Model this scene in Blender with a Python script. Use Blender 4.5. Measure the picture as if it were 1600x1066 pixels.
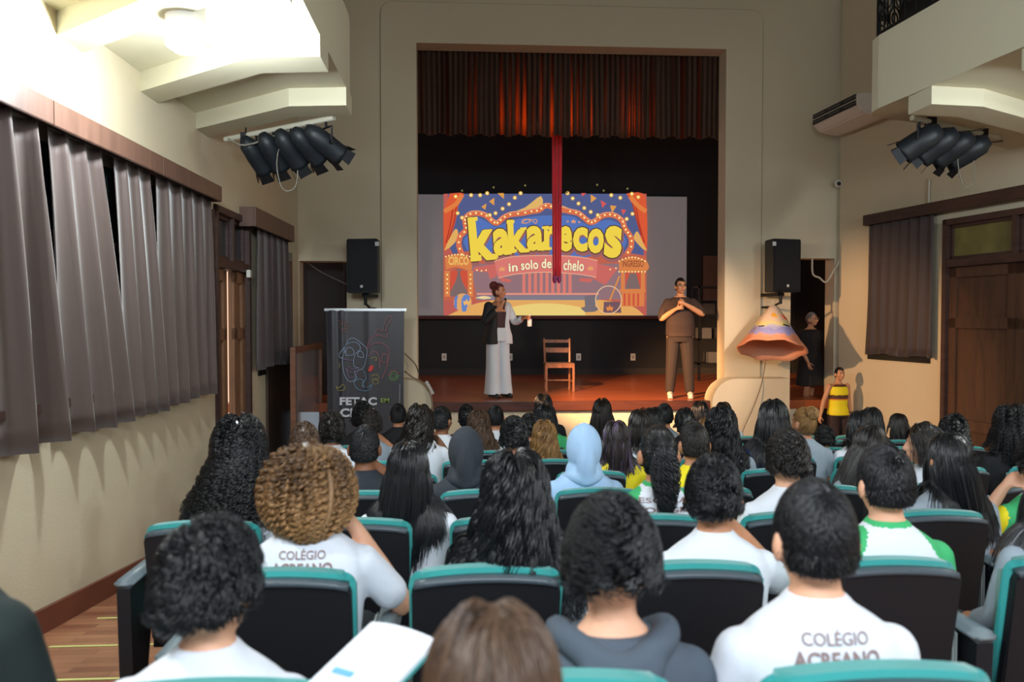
import bpy, bmesh, math, random
import numpy as np
from mathutils import Vector, Matrix, Euler
from mathutils.bvhtree import BVHTree
for o in list(bpy.data.objects): bpy.data.objects.remove(o)
sc = bpy.context.scene
COL = sc.collection
PI = math.pi
# ------------------------------------------------------------------ camera
F = 1290.0; YAW = math.radians(3.6); PITCH = math.atan(36/F); EYE = 1.45
cam_d = bpy.data.cameras.new('camera'); cam = bpy.data.objects.new('camera', cam_d); COL.objects.link(cam)
cam_d.sensor_width = 36; cam_d.lens = 36*F/1600; cam_d.clip_start = .05; cam_d.clip_end = 200
cam.location = (0, 0, EYE); cam.rotation_euler = (PI/2-PITCH, 0, -YAW)
cam_d.dof.use_dof = True; cam_d.dof.focus_distance = 8.0; cam_d.dof.aperture_fstop = 3.2
sc.camera = cam
sc.view_settings.view_transform = 'Standard'; sc.view_settings.look = 'None'
sc.view_settings.gamma = 1; sc.view_settings.use_curve_mapping = False
EXPO = 0.0
sc.view_settings.exposure = EXPO
# ------------------------------------------------------------------ world + lights
W = bpy.data.worlds.new('world'); sc.world = W; W.use_nodes = True
W.node_tree.nodes['Background'].inputs[0].default_value = (.72, .86, 1, 1)
W.node_tree.nodes['Background'].inputs[1].default_value = .45

def srgb(h):
    if isinstance(h, str):
        h = h.lstrip('#'); c = [int(h[i:i+2], 16)/255 for i in (0, 2, 4)]
    else: c = [v/255 for v in h]
    return tuple((v/12.92 if v <= .04045 else ((v+.055)/1.055)**2.4) for v in c)
def light(name, kind, loc, energy, color=(1, 1, 1), size=.2, target=None, angle=60, blend=.4, size_y=None, spread=None):
    d = bpy.data.lights.new(name, kind); o = bpy.data.objects.new(name, d); COL.objects.link(o)
    d.energy = energy; d.color = color; o.location = loc
    if kind in ('POINT', 'SPOT'): d.shadow_soft_size = size
    if kind == 'AREA':
        d.size = size
        if size_y: d.shape = 'RECTANGLE'; d.size_y = size_y
        if spread: d.spread = math.radians(spread)
    if kind == 'SPOT': d.spot_size = math.radians(angle); d.spot_blend = blend
    if target is not None:
        o.rotation_euler = (Vector(target)-Vector(loc)).to_track_quat('-Z', 'Y').to_euler()
    return o
COOL = (.86, .95, 1); NEUT = (1, .93, .82); WARM = (1, .52, .22); AMBER = (1, .42, .12)
# lamps under the balcony soffits (the first left one is in view; the others continue the rows behind the camera)
light('soffit_lamp_light', 'POINT', (-1.50, 4.68, 2.84), 170, COOL, .09)
light('soffit_lamp_light', 'POINT', (4.75, 4.6, 2.84), 120, COOL, .09)
light('soffit_lamp_light', 'POINT', (-1.50, 1.0, 2.84), 110, COOL, .09)
light('soffit_lamp_light', 'POINT', (4.75, 1.0, 2.84), 120, COOL, .09)
# two added cool fills behind the camera brighten the foreground
light('rear_top_fill', 'AREA', (.6, -1.0, 3.15), 142, (.86, .93, 1), 2.6, (1.0, 2.2, .4), size_y=.4)
light('rear_fill_light', 'AREA', (1.4, -2.6, 3.6), 110, (.82, .92, 1), 4.5, (1.2, 6, .3), size_y=2.4)
# stage spots
light('stage_spot_light', 'SPOT', (-1.0, 7.6, 2.45), 7500, (1, .50, .20), .06, (2.7, 12.5, .6), angle=28, blend=.8)
light('wall_spot_light', 'SPOT', (-1.45, 7.95, 2.4), 1400, (1, .56, .27), .07, (5.3, 10.9, -.1), angle=44, blend=.6)
light('front_spot_light', 'SPOT', (4.5, 7.9, 2.5), 420, (1, .76, .60), .07, (1.6, 12.6, .5), angle=56, blend=.5)
light('pelmet_light', 'AREA', (1.55, 12.5, 4.3), 24, (1, .56, .15), 2.0, (1.55, 12.0, 4.34), size_y=.25, spread=120)
light('backstage_light', 'POINT', (4.75, 13.6, 2.9), 26, (1, .5, .2), .15)
light('wing_light', 'POINT', (-2.2, 14.0, 3.2), 8, (.6, .75, 1), .15)
light('projector_light', 'SPOT', (1.3, 3.0, 5.2), 120, (.78, .85, 1), .06, (1.2, 16.5, 2.2), angle=26, blend=.3)

# ------------------------------------------------------------------ pixel rays -> points in the place
ca, sa, cp, sp = math.cos(YAW), math.sin(YAW), math.cos(PITCH), math.sin(PITCH)
FW = np.array([sa*cp, ca*cp, -sp]); RT = np.array([ca, -sa, 0]); UP = np.array([sa*sp, ca*sp, cp])
CAM = np.array([0, 0, EYE])
def ray(x, y): return FW + RT*(x-800)/F + UP*(533-y)/F
def atY(x, y, Y):
    d = ray(x, y); return Vector(CAM + d*(Y/d[1]))
def atL(x, y, off=0):          # on the left wall, off = distance out of the wall
    d = ray(x, y); a = -2.44+off; t = a/(d[0]-.019*d[1]); return Vector(CAM+d*t)
def atR(x, y, off=0):
    d = ray(x, y); t = (5.40+.152*11.42-off)/(d[0]+.152*d[1]); return Vector(CAM+d*t)
def atZ(x, y, z):
    d = ray(x, y); return Vector(CAM + d*((z-EYE)/d[2]))
def floorz(Y): return .105-.0895*Y
def LX(Y): return -2.44+.019*Y
def RX(Y): return 5.40-.152*(Y-11.42)
STAGE = .287

# ------------------------------------------------------------------ materials
MATS = {}
def nodes(m): return m.node_tree.nodes, m.node_tree.links
def mat(name, color=None, rough=.6, metal=0, spec=.5, bump=0, bscale=30, var=0, vscale=4, sheen=0, emis=None, estr=0, trans=0, alpha=1, wave=None):
    if name in MATS: return MATS[name]
    m = bpy.data.materials.new(name); m.use_nodes = True
    N, L = nodes(m); b = N['Principled BSDF']
    c = srgb(color) if isinstance(color, str) else color
    b.inputs['Base Color'].default_value = (*c, 1); b.inputs['Roughness'].default_value = rough
    b.inputs['Metallic'].default_value = metal; b.inputs['Specular IOR Level'].default_value = spec
    if sheen: b.inputs['Sheen Weight'].default_value = sheen
    if emis: b.inputs['Emission Color'].default_value = (*srgb(emis), 1); b.inputs['Emission Strength'].default_value = estr
    if trans: b.inputs['Transmission Weight'].default_value = trans
    if alpha < 1: b.inputs['Alpha'].default_value = alpha
    tc = N.new('ShaderNodeTexCoord')
    if var:
        n = N.new('ShaderNodeTexNoise'); n.inputs['Scale'].default_value = vscale; n.inputs['Detail'].default_value = 5
        L.new(tc.outputs['Object'], n.inputs['Vector'])
        mx = N.new('ShaderNodeMixRGB'); mx.inputs[1].default_value = (*[v*(1-var) for v in c], 1); mx.inputs[2].default_value = (*[min(1, v*(1+var)) for v in c], 1)
        L.new(n.outputs['Fac'], mx.inputs[0]); L.new(mx.outputs[0], b.inputs['Base Color'])
    if bump:
        n = N.new('ShaderNodeTexNoise'); n.inputs['Scale'].default_value = bscale; n.inputs['Detail'].default_value = 4
        L.new(tc.outputs['Object'], n.inputs['Vector'])
        bp = N.new('ShaderNodeBump'); bp.inputs['Strength'].default_value = bump; bp.inputs['Distance'].default_value = .01
        L.new(n.outputs['Fac'], bp.inputs['Height']); L.new(bp.outputs[0], b.inputs['Normal'])
    MATS[name] = m; return m
def emat(name, color, k=1.0):
    if name in MATS: return MATS[name]
    m = bpy.data.materials.new(name); m.use_nodes = True; N, L = nodes(m); N.remove(N['Principled BSDF'])
    e = N.new('ShaderNodeEmission'); e.inputs[0].default_value = (*srgb(color), 1); e.inputs[1].default_value = k*.85/2**EXPO
    L.new(e.outputs[0], N['Material Output'].inputs[0]); MATS[name] = m; return m
def plaster():
    m = mat('cream_plaster', '#cdc1a6', .85, var=.05, vscale=1.3, bump=.15, bscale=60); return m
def wood_mat(name, c1, c2, rough=.4, scale=(1, 12, 1), sc_=2.0):
    if name in MATS: return MATS[name]
    m = mat(name, c1, rough); N, L = nodes(m); b = N['Principled BSDF']
    tc = N.new('ShaderNodeTexCoord'); mp = N.new('ShaderNodeMapping'); mp.inputs['Scale'].default_value = scale
    n = N.new('ShaderNodeTexNoise'); n.inputs['Scale'].default_value = sc_; n.inputs['Detail'].default_value = 6; n.inputs['Distortion'].default_value = 1.2
    r = N.new('ShaderNodeValToRGB'); r.color_ramp.elements[0].position = .3; r.color_ramp.elements[1].position = .7
    r.color_ramp.elements[0].color = (*srgb(c1), 1); r.color_ramp.elements[1].color = (*srgb(c2), 1)
    L.new(tc.outputs['Object'], mp.inputs[0]); L.new(mp.outputs[0], n.inputs['Vector']); L.new(n.outputs['Fac'], r.inputs[0]); L.new(r.outputs[0], b.inputs['Base Color'])
    return m
def parquet():
    m = mat('parquet_floor', '#8a5a40', .32); N, L = nodes(m); b = N['Principled BSDF']
    tc = N.new('ShaderNodeTexCoord'); mp = N.new('ShaderNodeMapping'); mp.inputs['Rotation'].default_value = (0, 0, 0)
    br = N.new('ShaderNodeTexBrick'); br.inputs['Scale'].default_value = 1; br.inputs['Brick Width'].default_value = .42; br.inputs['Row Height'].default_value = .07
    br.inputs['Mortar Size'].default_value = .0015; br.inputs['Color1'].default_value = (*srgb('#8d5b45'), 1); br.inputs['Color2'].default_value = (*srgb('#b98664'), 1); br.inputs['Mortar'].default_value = (*srgb('#4a2c20'), 1)
    br.inputs['Bias'].default_value = -.1
    n = N.new('ShaderNodeTexNoise'); n.inputs['Scale'].default_value = 1.7
    mx = N.new('ShaderNodeMixRGB'); mx.blend_type = 'MULTIPLY'; mx.inputs[0].default_value = .5
    r = N.new('ShaderNodeValToRGB'); r.color_ramp.elements[0].color = (.55, .42, .4, 1); r.color_ramp.elements[1].color = (1, 1, 1, 1); r.color_ramp.elements[0].position = .35; r.color_ramp.elements[1].position = .6
    L.new(tc.outputs['Object'], mp.inputs[0]); L.new(mp.outputs[0], br.inputs['Vector']); L.new(tc.outputs['Object'], n.inputs['Vector'])
    L.new(n.outputs['Fac'], r.inputs[0]); L.new(br.outputs['Color'], mx.inputs[1]); L.new(r.outputs[0], mx.inputs[2]); L.new(mx.outputs[0], b.inputs['Base Color'])
    return m
# ------------------------------------------------------------------ object helpers
def tag(o, label=None, cat=None, group=None, kind=None):
    if label: o['label'] = label
    if cat: o['category'] = cat
    if group: o['group'] = group
    if kind: o['kind'] = kind
    return o
def link(name, me, m=None, parent=None, smooth=False):
    o = bpy.data.objects.new(name, me); COL.objects.link(o)
    if m is not None:
        for q in (m if isinstance(m, (list, tuple)) else [m]): me.materials.append(q)
    if smooth: me.polygons.foreach_set('use_smooth', [True]*len(me.polygons))
    if parent: o.parent = parent
    return o
def obj(name, bm, m=None, parent=None, smooth=False):
    bmesh.ops.recalc_face_normals(bm, faces=bm.faces)
    me = bpy.data.meshes.new(name); bm.to_mesh(me); bm.free()
    return link(name, me, m, parent, smooth)
def empty(name, loc=(0, 0, 0), rz=0, s=1):
    o = bpy.data.objects.new(name, None); COL.objects.link(o); o.location = loc; o.rotation_euler = (0, 0, rz); o.scale = (s, s, s); o.empty_display_size = .1
    return o
def thing(name, label, cat, loc=(0, 0, 0), rz=0, group=None, s=1): return tag(empty(name, loc, rz, s), label, cat, group)
def struct(name, bm, m, parent=None):
    o = obj(name, bm, m, parent)
    if not parent: o['kind'] = 'structure'
    return o
def B(): return bmesh.new()
def box(bm, x0, x1, y0, y1, z0, z1, M=None, bev=0):
    r = bmesh.ops.create_cube(bm, size=1)['verts']
    for v in r:
        v.co = Vector(((x0+x1)/2+v.co.x*(x1-x0), (y0+y1)/2+v.co.y*(y1-y0), (z0+z1)/2+v.co.z*(z1-z0)))
    if bev:
        es = list({e for v in r for e in v.link_edges})
        q = bmesh.ops.bevel(bm, geom=es, offset=bev, segments=2, affect='EDGES'); r = list({v for f in q['faces'] for v in f.verts} | {v for v in r if v.is_valid})
    if M is not None:
        for v in r: v.co = M @ v.co
    return r
def prism(bm, pts, d):                      # pts: coplanar 3-D points, d: extrusion vector
    d = Vector(d); a = [bm.verts.new(Vector(p)) for p in pts]; b = [bm.verts.new(Vector(p)+d) for p in pts]
    bm.faces.new(a); bm.faces.new(b[::-1]); n = len(a)
    for i in range(n): bm.faces.new((a[i], b[i], b[(i+1) % n], a[(i+1) % n]))
def ringloft(bm, rings, closed=False, cap=True):
    R = [[bm.verts.new(p) for p in r] for r in rings]; n = len(R[0])
    for i in range(len(R)-(0 if closed else 1)):
        a, b = R[i], R[(i+1) % len(R)]
        for k in range(n): bm.faces.new((a[k], a[(k+1) % n], b[(k+1) % n], b[k]))
    if cap and not closed: bm.faces.new(R[0][::-1]); bm.faces.new(R[-1])
def tube(bm, pts, rad, n=8, cap=True):
    pts = [Vector(p) for p in pts]; m = len(pts)
    if not hasattr(rad, '__len__'): rad = [rad]*m
    rings = []; pu = None
    for i, p in enumerate(pts):
        t = (pts[min(i+1, m-1)]-pts[max(i-1, 0)]).normalized()
        u = pu - t*pu.dot(t) if pu is not None else t.orthogonal()
        if u.length < 1e-6: u = t.orthogonal()
        u.normalize(); pu = u; v = t.cross(u)
        rings.append([p+(u*math.cos(2*PI*k/n)+v*math.sin(2*PI*k/n))*rad[i] for k in range(n)])
    ringloft(bm, rings, cap=cap)
def cyl(bm, a, b, r, n=16, r2=None): tube(bm, [a, b], [r, r if r2 is None else r2], n)
def smoothpts(P, k=4):
    P = [Vector(p) for p in P]; Q = []
    for i in range(len(P)-1):
        p0 = P[max(i-1, 0)]; p1 = P[i]; p2 = P[i+1]; p3 = P[min(i+2, len(P)-1)]
        for j in range(k):
            t = j/k
            Q.append(.5*((2*p1)+(p2-p0)*t+(2*p0-5*p1+4*p2-p3)*t*t+(3*p1-p0-3*p2+p3)*t**3))
    Q.append(P[-1]); return Q
def ell(bm, c, r, M=None, u=16, v=10):
    T = Matrix.Translation(Vector(c)) @ (M if M is not None else Matrix()) @ Matrix.Diagonal((*r, 1))
    bmesh.ops.create_uvsphere(bm, u_segments=u, v_segments=v, radius=1, matrix=T)
def limb(bm, pts, rads, n=12):
    Q = smoothpts([(*p, ) for p in pts], 4); k = len(Q); m = len(pts)-1
    R = []
    for i in range(k):
        s = i/4; a = min(int(s), m-1); R.append(rads[a]+(rads[a+1]-rads[a])*(s-a))
    tube(bm, Q, R, n); ell(bm, Q[0], (R[0],)*3, u=12, v=8); ell(bm, Q[-1], (R[-1],)*3, u=12, v=8)
def loft(bm, rows, n=24, e=2.3):            # rows: (cx, cy, z, a, b)
    rings = []
    for cx, cy, z, a, b in rows:
        r = []
        for k in range(n):
            t = 2*PI*k/n; c, s = math.cos(t), math.sin(t)
            r.append(Vector((cx+a*math.copysign(abs(c)**(2/e), c), cy+b*math.copysign(abs(s)**(2/e), s), z)))
        rings.append(r)
    ringloft(bm, rings)
def fuse_mesh(bm, name, vox=.01, it=5):
    me = bpy.data.meshes.new(name); bm.to_mesh(me); bm.free()
    o = bpy.data.objects.new(name, me); COL.objects.link(o)
    r = o.modifiers.new('r', 'REMESH'); r.mode = 'VOXEL'; r.voxel_size = vox; r.use_smooth_shade = True
    if it: s = o.modifiers.new('s', 'SMOOTH'); s.iterations = it; s.factor = .5
    dg = bpy.context.evaluated_depsgraph_get(); me2 = bpy.data.meshes.new_from_object(o.evaluated_get(dg))
    bpy.data.objects.remove(o); bpy.data.meshes.remove(me)
    me2.name = name; me2.materials.clear()
    me2.polygons.foreach_set('use_smooth', [True]*len(me2.polygons)); return me2
def text_mesh(s, off=0, size=1, spacing=1, extr=0, align='CENTER'):
    c = bpy.data.curves.new('t', 'FONT'); c.body = s; c.size = size; c.offset = off; c.space_character = spacing; c.extrude = extr; c.align_x = align; c.resolution_u = 3
    o = bpy.data.objects.new('t', c); COL.objects.link(o)
    dg = bpy.context.evaluated_depsgraph_get(); me = bpy.data.meshes.new_from_object(o.evaluated_get(dg))
    bpy.data.objects.remove(o); me.materials.clear(); return me
def verts_np(me):
    a = np.empty(len(me.vertices)*3); me.vertices.foreach_get('co', a); return a.reshape(-1, 3)
def set_verts(me, a): me.vertices.foreach_set('co', np.ascontiguousarray(a).ravel()); me.update()
def inset(o, lab): o['label'] = lab; return o
# ================================================================== THE HALL
PL = plaster()
def frame(org, X, Y):
    X = Vector(X).normalized(); Y = Vector(Y).normalized(); Z = Vector((0, 0, 1))
    return Matrix(((X.x, Y.x, 0, org[0]), (X.y, Y.y, 0, org[1]), (0, 0, 1, 0), (0, 0, 0, 1)))
ML = frame((-2.44, 0), (-.019, -1, 0), (1, -.019, 0)); MLi = ML.inverted()
MR = frame((RX(0), 0), (-.152, 1, 0), (-1, -.152, 0)); MRi = MR.inverted()
def sL(x, y=500, off=0): return (MLi @ atL(x, y, off))
def sR(x, y=500, off=0): return (MRi @ atR(x, y, off))
TOP = 6.9
bm = B()
for (a, b) in ((-3.2, 11.42),):
    prism(bm, [(-2.7, a, floorz(a)), (8.6, a, floorz(a)), (8.6, b, floorz(b)), (-2.7, b, floorz(b))], (0, 0, -.15))
struct('floor', bm, parquet())
bm = B(); box(bm, -3.2, 9, -3.2, 17.2, TOP, TOP+.2); struct('ceiling', bm, mat('ceiling_paint', '#b5ab92', .9))
# left wall with the double door opening
dA, dB = sL(389).x, sL(335).x; dtop = sL(360, 330).z
bm = B()
box(bm, -11.55, dA, -.12, 0, -1.3, TOP, ML); box(bm, dB, 3.2, -.12, 0, -1.3, TOP, ML); box(bm, dA, dB, -.12, 0, dtop, TOP, ML)
struct('wall_left', bm, PL)
bm = B(); box(bm, -3.3, 11.6, -.25, 0, -1.3, TOP, MR); struct('wall_right', bm, PL)
# stage wall with proscenium opening and two side doorways
WY = 11.6
x_ = lambda px, Y=WY: atY(px, 497, Y).x
z_ = lambda py, Y=WY, px=800: atY(px, py, Y).z
d1a, d1b, oa, ob, d2a, d2b = x_(468), x_(542), x_(652), x_(1131), x_(1235), x_(1303)
otop = z_(68, px=660); d1t = z_(408, px=500); d2t = z_(404, px=1270)
bm = B()
for a, b, z0, z1 in ((-2.6, d1a, -1.2, TOP), (d1a, d1b, d1t, TOP), (d1b, oa, -1.2, TOP), (oa, ob, otop, TOP), (ob, d2a, -1.2, TOP), (d2a, d2b, d2t, TOP), (d2b, 5.7, -1.2, TOP)):
    box(bm, a, b, WY, WY+.3, z0, z1)
struct('wall_front', bm, PL)
# slightly raised plaster band round the opening
ba, bb, bt = x_(597), x_(1187), z_(10, px=890)
def upath(a, b, t, r, n=8):
    P = [(a, -1.0)]; P += [(a+r-r*math.cos(PI/2*k/n), t-r+r*math.sin(PI/2*k/n)) for k in range(n+1)]
    P += [(b-r+r*math.sin(PI/2*k/n), t-r+r*math.cos(PI/2*k/n)) for k in range(n+1)]; P.append((b, -1.0)); return P
o1 = upath(ba, bb, bt, .16); i1 = upath(oa, ob, otop, .001)
bm = B(); rings = []
for (p, q) in zip(o1, i1):
    rings.append([(p[0], WY-.03, p[1]), (q[0], WY-.03, q[1]), (q[0], WY+.001, q[1]), (p[0], WY+.001, p[1])])
ringloft(bm, rings); struct('trim_1', bm, PL)
bm = B(); g1 = upath(ba-.012, bb+.012, bt+.012, .17); rings = []
for p, q in zip(g1, o1): rings.append([(p[0], WY-.012, p[1]), (q[0], WY-.012, q[1]), (q[0], WY+.001, q[1]), (p[0], WY+.001, p[1])])
ringloft(bm, rings); struct('trim_2', bm, mat('groove_plaster', '#9a8c6e', .9))
# rounded cheeks beside the stage lip
def cheek(x0, x1, side, n, zt):
    r = .34; P = []
    if side > 0:   # bulges to the right
        P = [(x0, -1.15), (x0, zt)] + [(x1-r+r*math.sin(PI/2*k/10), zt-r+r*math.cos(PI/2*k/10)) for k in range(11)] + [(x1-.01, zt-r-.12), (x1-.06, zt-r-.25), (x1-.06, -1.15)]
    else:
        P = [(x1, -1.15), (x1, zt)] + [(x0+r-r*math.sin(PI/2*k/10), zt-r+r*math.cos(PI/2*k/10)) for k in range(11)] + [(x0+.01, zt-r-.12), (x0+.06, zt-r-.25), (x0+.06, -1.15)]
    bm = B(); prism(bm, [(a, 11.22, z) for a, z in P], (0, .38, 0)); struct('trim_%d' % n, bm, PL)
cheek(x_(545, 11.22), x_(674, 11.22), 1, 3, z_(593, 11.22, 660))
cheek(x_(1114, 11.22), x_(1235, 11.22), -1, 4, z_(592, 11.22, 1150))
# stage
stw = wood_mat('stage_boards', '#8a4428', '#a85c38', .28, (.3, 6, 1), 1.6)
bm = B(); box(bm, -4.2, 7.2, 11.38, 17.0, STAGE-.12, STAGE); struct('stage_floor', bm, stw)
bm = B(); box(bm, x_(665, 11.3), x_(1120, 11.3), 11.32, 11.42, .165, STAGE+.004, bev=.008); struct('trim_5', bm, wood_mat('stage_lip_wood', '#3c1f16', '#5a3022', .35, (.4, 6, 2), 2))
bm = B(); box(bm, d1b-.02, d2a+.02, 11.40, 11.55, -1.1, .17); struct('wall_stage_front', bm, PL)
blk = mat('black_stage_paint', '#15171c', .75, var=.2, vscale=2)
bm = B(); box(bm, -4.2, 7.2, 16.9, 17.1, -.1, TOP); struct('wall_stage_back', bm, blk)
bm = B(); box(bm, -4.2, -4.0, 11.9, 17, -1.2, TOP); struct('wall_stage_left', bm, blk)
bm = B(); box(bm, 7.0, 7.2, 11.9, 17, -1.2, TOP); struct('wall_stage_right', bm, blk)
bm = B(); box(bm, -4.2, -1.75, 12.6, 12.68, -1.2, 4.5); struct('wall_wing_left', bm, blk)
bm = B(); box(bm, -2.2, 6.9, 16.86, 16.9, STAGE, STAGE+.13); struct('baseboard_back', bm, mat('dusty_black', '#2c2a2c', .8))
# dark side drape at stage right edge
def pleated(x0, x1, y, z0, z1, n, A, seg=10, dir='x', top=None, off=0, ph=0, vseg=8, hemjit=0, seed=0, flare=.0):
    """cloth hanging between (x0..x1) along local x, with n pleats of depth A (thin solid)"""
    rnd = random.Random(seed); bm = B(); U = n*seg; G = []
    w = [rnd.uniform(.6, 1.4) for _ in range(n+2)]
    for j in range(vseg+1):
        v = j/vseg; row = []
        for i in range(U+1):
            u = i/U; k = u*n; a = A*(w[int(k)]*(1-(k % 1))+w[int(k)+1]*(k % 1))*(.45+.55*v if flare else 1)
            tx0 = x0 if top is None else top[0]*(1-v)+x0*v; tx1 = x1 if top is None else top[1]*(1-v)+x1*v
            xx = tx0+(tx1-tx0)*(u+.25/n*math.sin(2*PI*k*1.0+1)*.5)
            z = z1+(z0-z1)*v + (hemjit*math.sin(k*1.7+seed) if j == vseg else 0)
            row.append(bm.verts.new((xx, y+a*math.sin(2*PI*k+ph+.6*math.sin(v*3+i*.05)), z)))
        G.append(row)
    for j in range(vseg):
        for i in range(U): bm.faces.new((G[j][i], G[j][i+1], G[j+1][i+1], G[j+1][i]))
    bm.normal_update(); bmesh.ops.solidify(bm, geom=bm.faces[:], thickness=.004)
    return bm
# proscenium pelmet curtain: many narrow gathers, slightly translucent brown cloth
pm = mat('pelmet_cloth', '#4b3323', .85, var=.2, vscale=3); N, L = nodes(pm)
tr = N.new('ShaderNodeBsdfTranslucent'); tr.inputs[0].default_value = (*srgb('#b87030'), 1); ms = N.new('ShaderNodeMixShader'); ms.inputs[0].default_value = .3
tc = N.new('ShaderNodeTexCoord'); mp = N.new('ShaderNodeMapping'); mp.inputs['Scale'].default_value = (14, 0, .15); nz = N.new('ShaderNodeTexNoise'); nz.inputs['Scale'].default_value = 1; nz.inputs['Detail'].default_value = 2; rr = N.new('ShaderNodeValToRGB'); rr.color_ramp.elements[0].position = .5; rr.color_ramp.elements[1].position = .62; rr.color_ramp.elements[0].color = (.06, .06, .06, 1); rr.color_ramp.elements[1].color = (.7, .7, .7, 1)  # striped translucency puts the bright bands between folds into the cloth
L.new(tc.outputs['Object'], mp.inputs[0]); L.new(mp.outputs[0], nz.inputs['Vector']); L.new(nz.outputs['Fac'], rr.inputs[0]); L.new(rr.outputs[0], ms.inputs[0])
L.new(N['Principled BSDF'].outputs[0], ms.inputs[1]); L.new(tr.outputs[0], ms.inputs[2]); L.new(ms.outputs[0], N['Material Output'].inputs[0])
PY = 11.99
o = obj('pelmet_curtain', pleated(x_(640, PY), x_(1140, PY), PY, z_(213, PY, 850), z_(70, PY, 850)+.15, 62, .035, 8, seed=4, hemjit=.02, vseg=6), pm, smooth=True)
tag(o, 'brown gathered pelmet curtain hanging across the top of the stage opening', 'curtain')
bm = B(); cyl(bm, (x_(620, PY), PY+.06, z_(92, PY)), (x_(1150, PY), PY+.06, z_(92, PY)), .025)
for q in (oa-.15, ob+.15): box(bm, q-.02, q+.02, WY+.3, PY+.08, z_(92, PY)-.03, z_(92, PY)+.03)
o = obj('curtain_rod', bm, mat('dark_metal', '#1c1d20', .5, .6)); tag(o, 'dark rod running behind the brown stage pelmet', 'curtain rod')
for i, px in enumerate((694, 797, 904, 989)):
    p = atY(px, 558, 16.88); t = thing('wall_outlet', ['white socket plate far left on the black back wall of the stage', 'white socket plate low on black wall just beside the white trousers', 'white socket plate low on black wall right of the wooden chair', 'rightmost white socket plate on the black stage wall'][i], 'outlet', p, group='sockets on the stage back wall')
    bm = B(); box(bm, -.05, .05, -.012, .012, -.072, .072, bev=.004); obj('cover_plate', bm, mat('white_plastic', '#d8d6cc', .4), t)
    bm = B(); box(bm, -.02, .02, -.02, -.012, -.03, .03, bev=.003); obj('socket', bm, mat('grey_plastic', '#9a988f', .5), t)
# baseboard on the left wall + slight dirt
bbm = wood_mat('baseboard_wood', '#5a3022', '#744030', .45, (6, .6, 1), 1.5)
def rakebox(bm, xa, xb, y0, y1, h, M, sgn):
    P = []
    for x in (xa, xb):
        for y in (y0, y1):
            w = M @ Vector((x, y, 0)); P.append([(x, y, floorz(w.y)-.02), (x, y, floorz(w.y)+h)])
    v = [bm.verts.new(M @ Vector(q)) for p in P for q in p]
    for f in ((0, 1, 3, 2), (4, 6, 7, 5), (0, 4, 5, 1), (2, 3, 7, 6), (0, 2, 6, 4), (1, 5, 7, 3)): bm.faces.new([v[i] for i in f])
bm = B(); rakebox(bm, dB+.02, 3.0, 0, .025, .14, ML, 1); rakebox(bm, -11.5, dA-.02, 0, .025, .14, ML, 1); struct('baseboard_left', bm, bbm)
bm = B(); rakebox(bm, -3.0, sR(1495).x, 0, .025, .14, MR, 1); struct('baseboard_right', bm, bbm)
# yellow tape lines on the aisle floor
def atfloor(x, y):
    d = ray(x, y); t = (.105-EYE)/(d[2]+.0895*d[1]); return Vector(CAM+d*t)
for i, (y, n_) in enumerate(((937, 'farthest'), (967, 'second farthest'), (1010, 'third farthest'), (1062, 'nearest'))):
    p = atfloor(150, y); Y = p.y; bm = B()
    x0 = LX(Y)+(.18 if i else .12); x1 = -1.42 if i < 2 else -1.25
    prism(bm, [(x0, Y-.011, floorz(Y-.011)+.002), (x1, Y-.011, floorz(Y-.011)+.002), (x1, Y+.011, floorz(Y+.011)+.002), (x0, Y+.011, floorz(Y+.011)+.002)], (0, 0, .002))
    tag(obj('floor_tape', bm, mat('yellow_tape', '#d9dc8c', .5)), n_+' of the four yellow tape lines across the left aisle floor', 'tape', 'yellow tape lines on the aisle')

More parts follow.
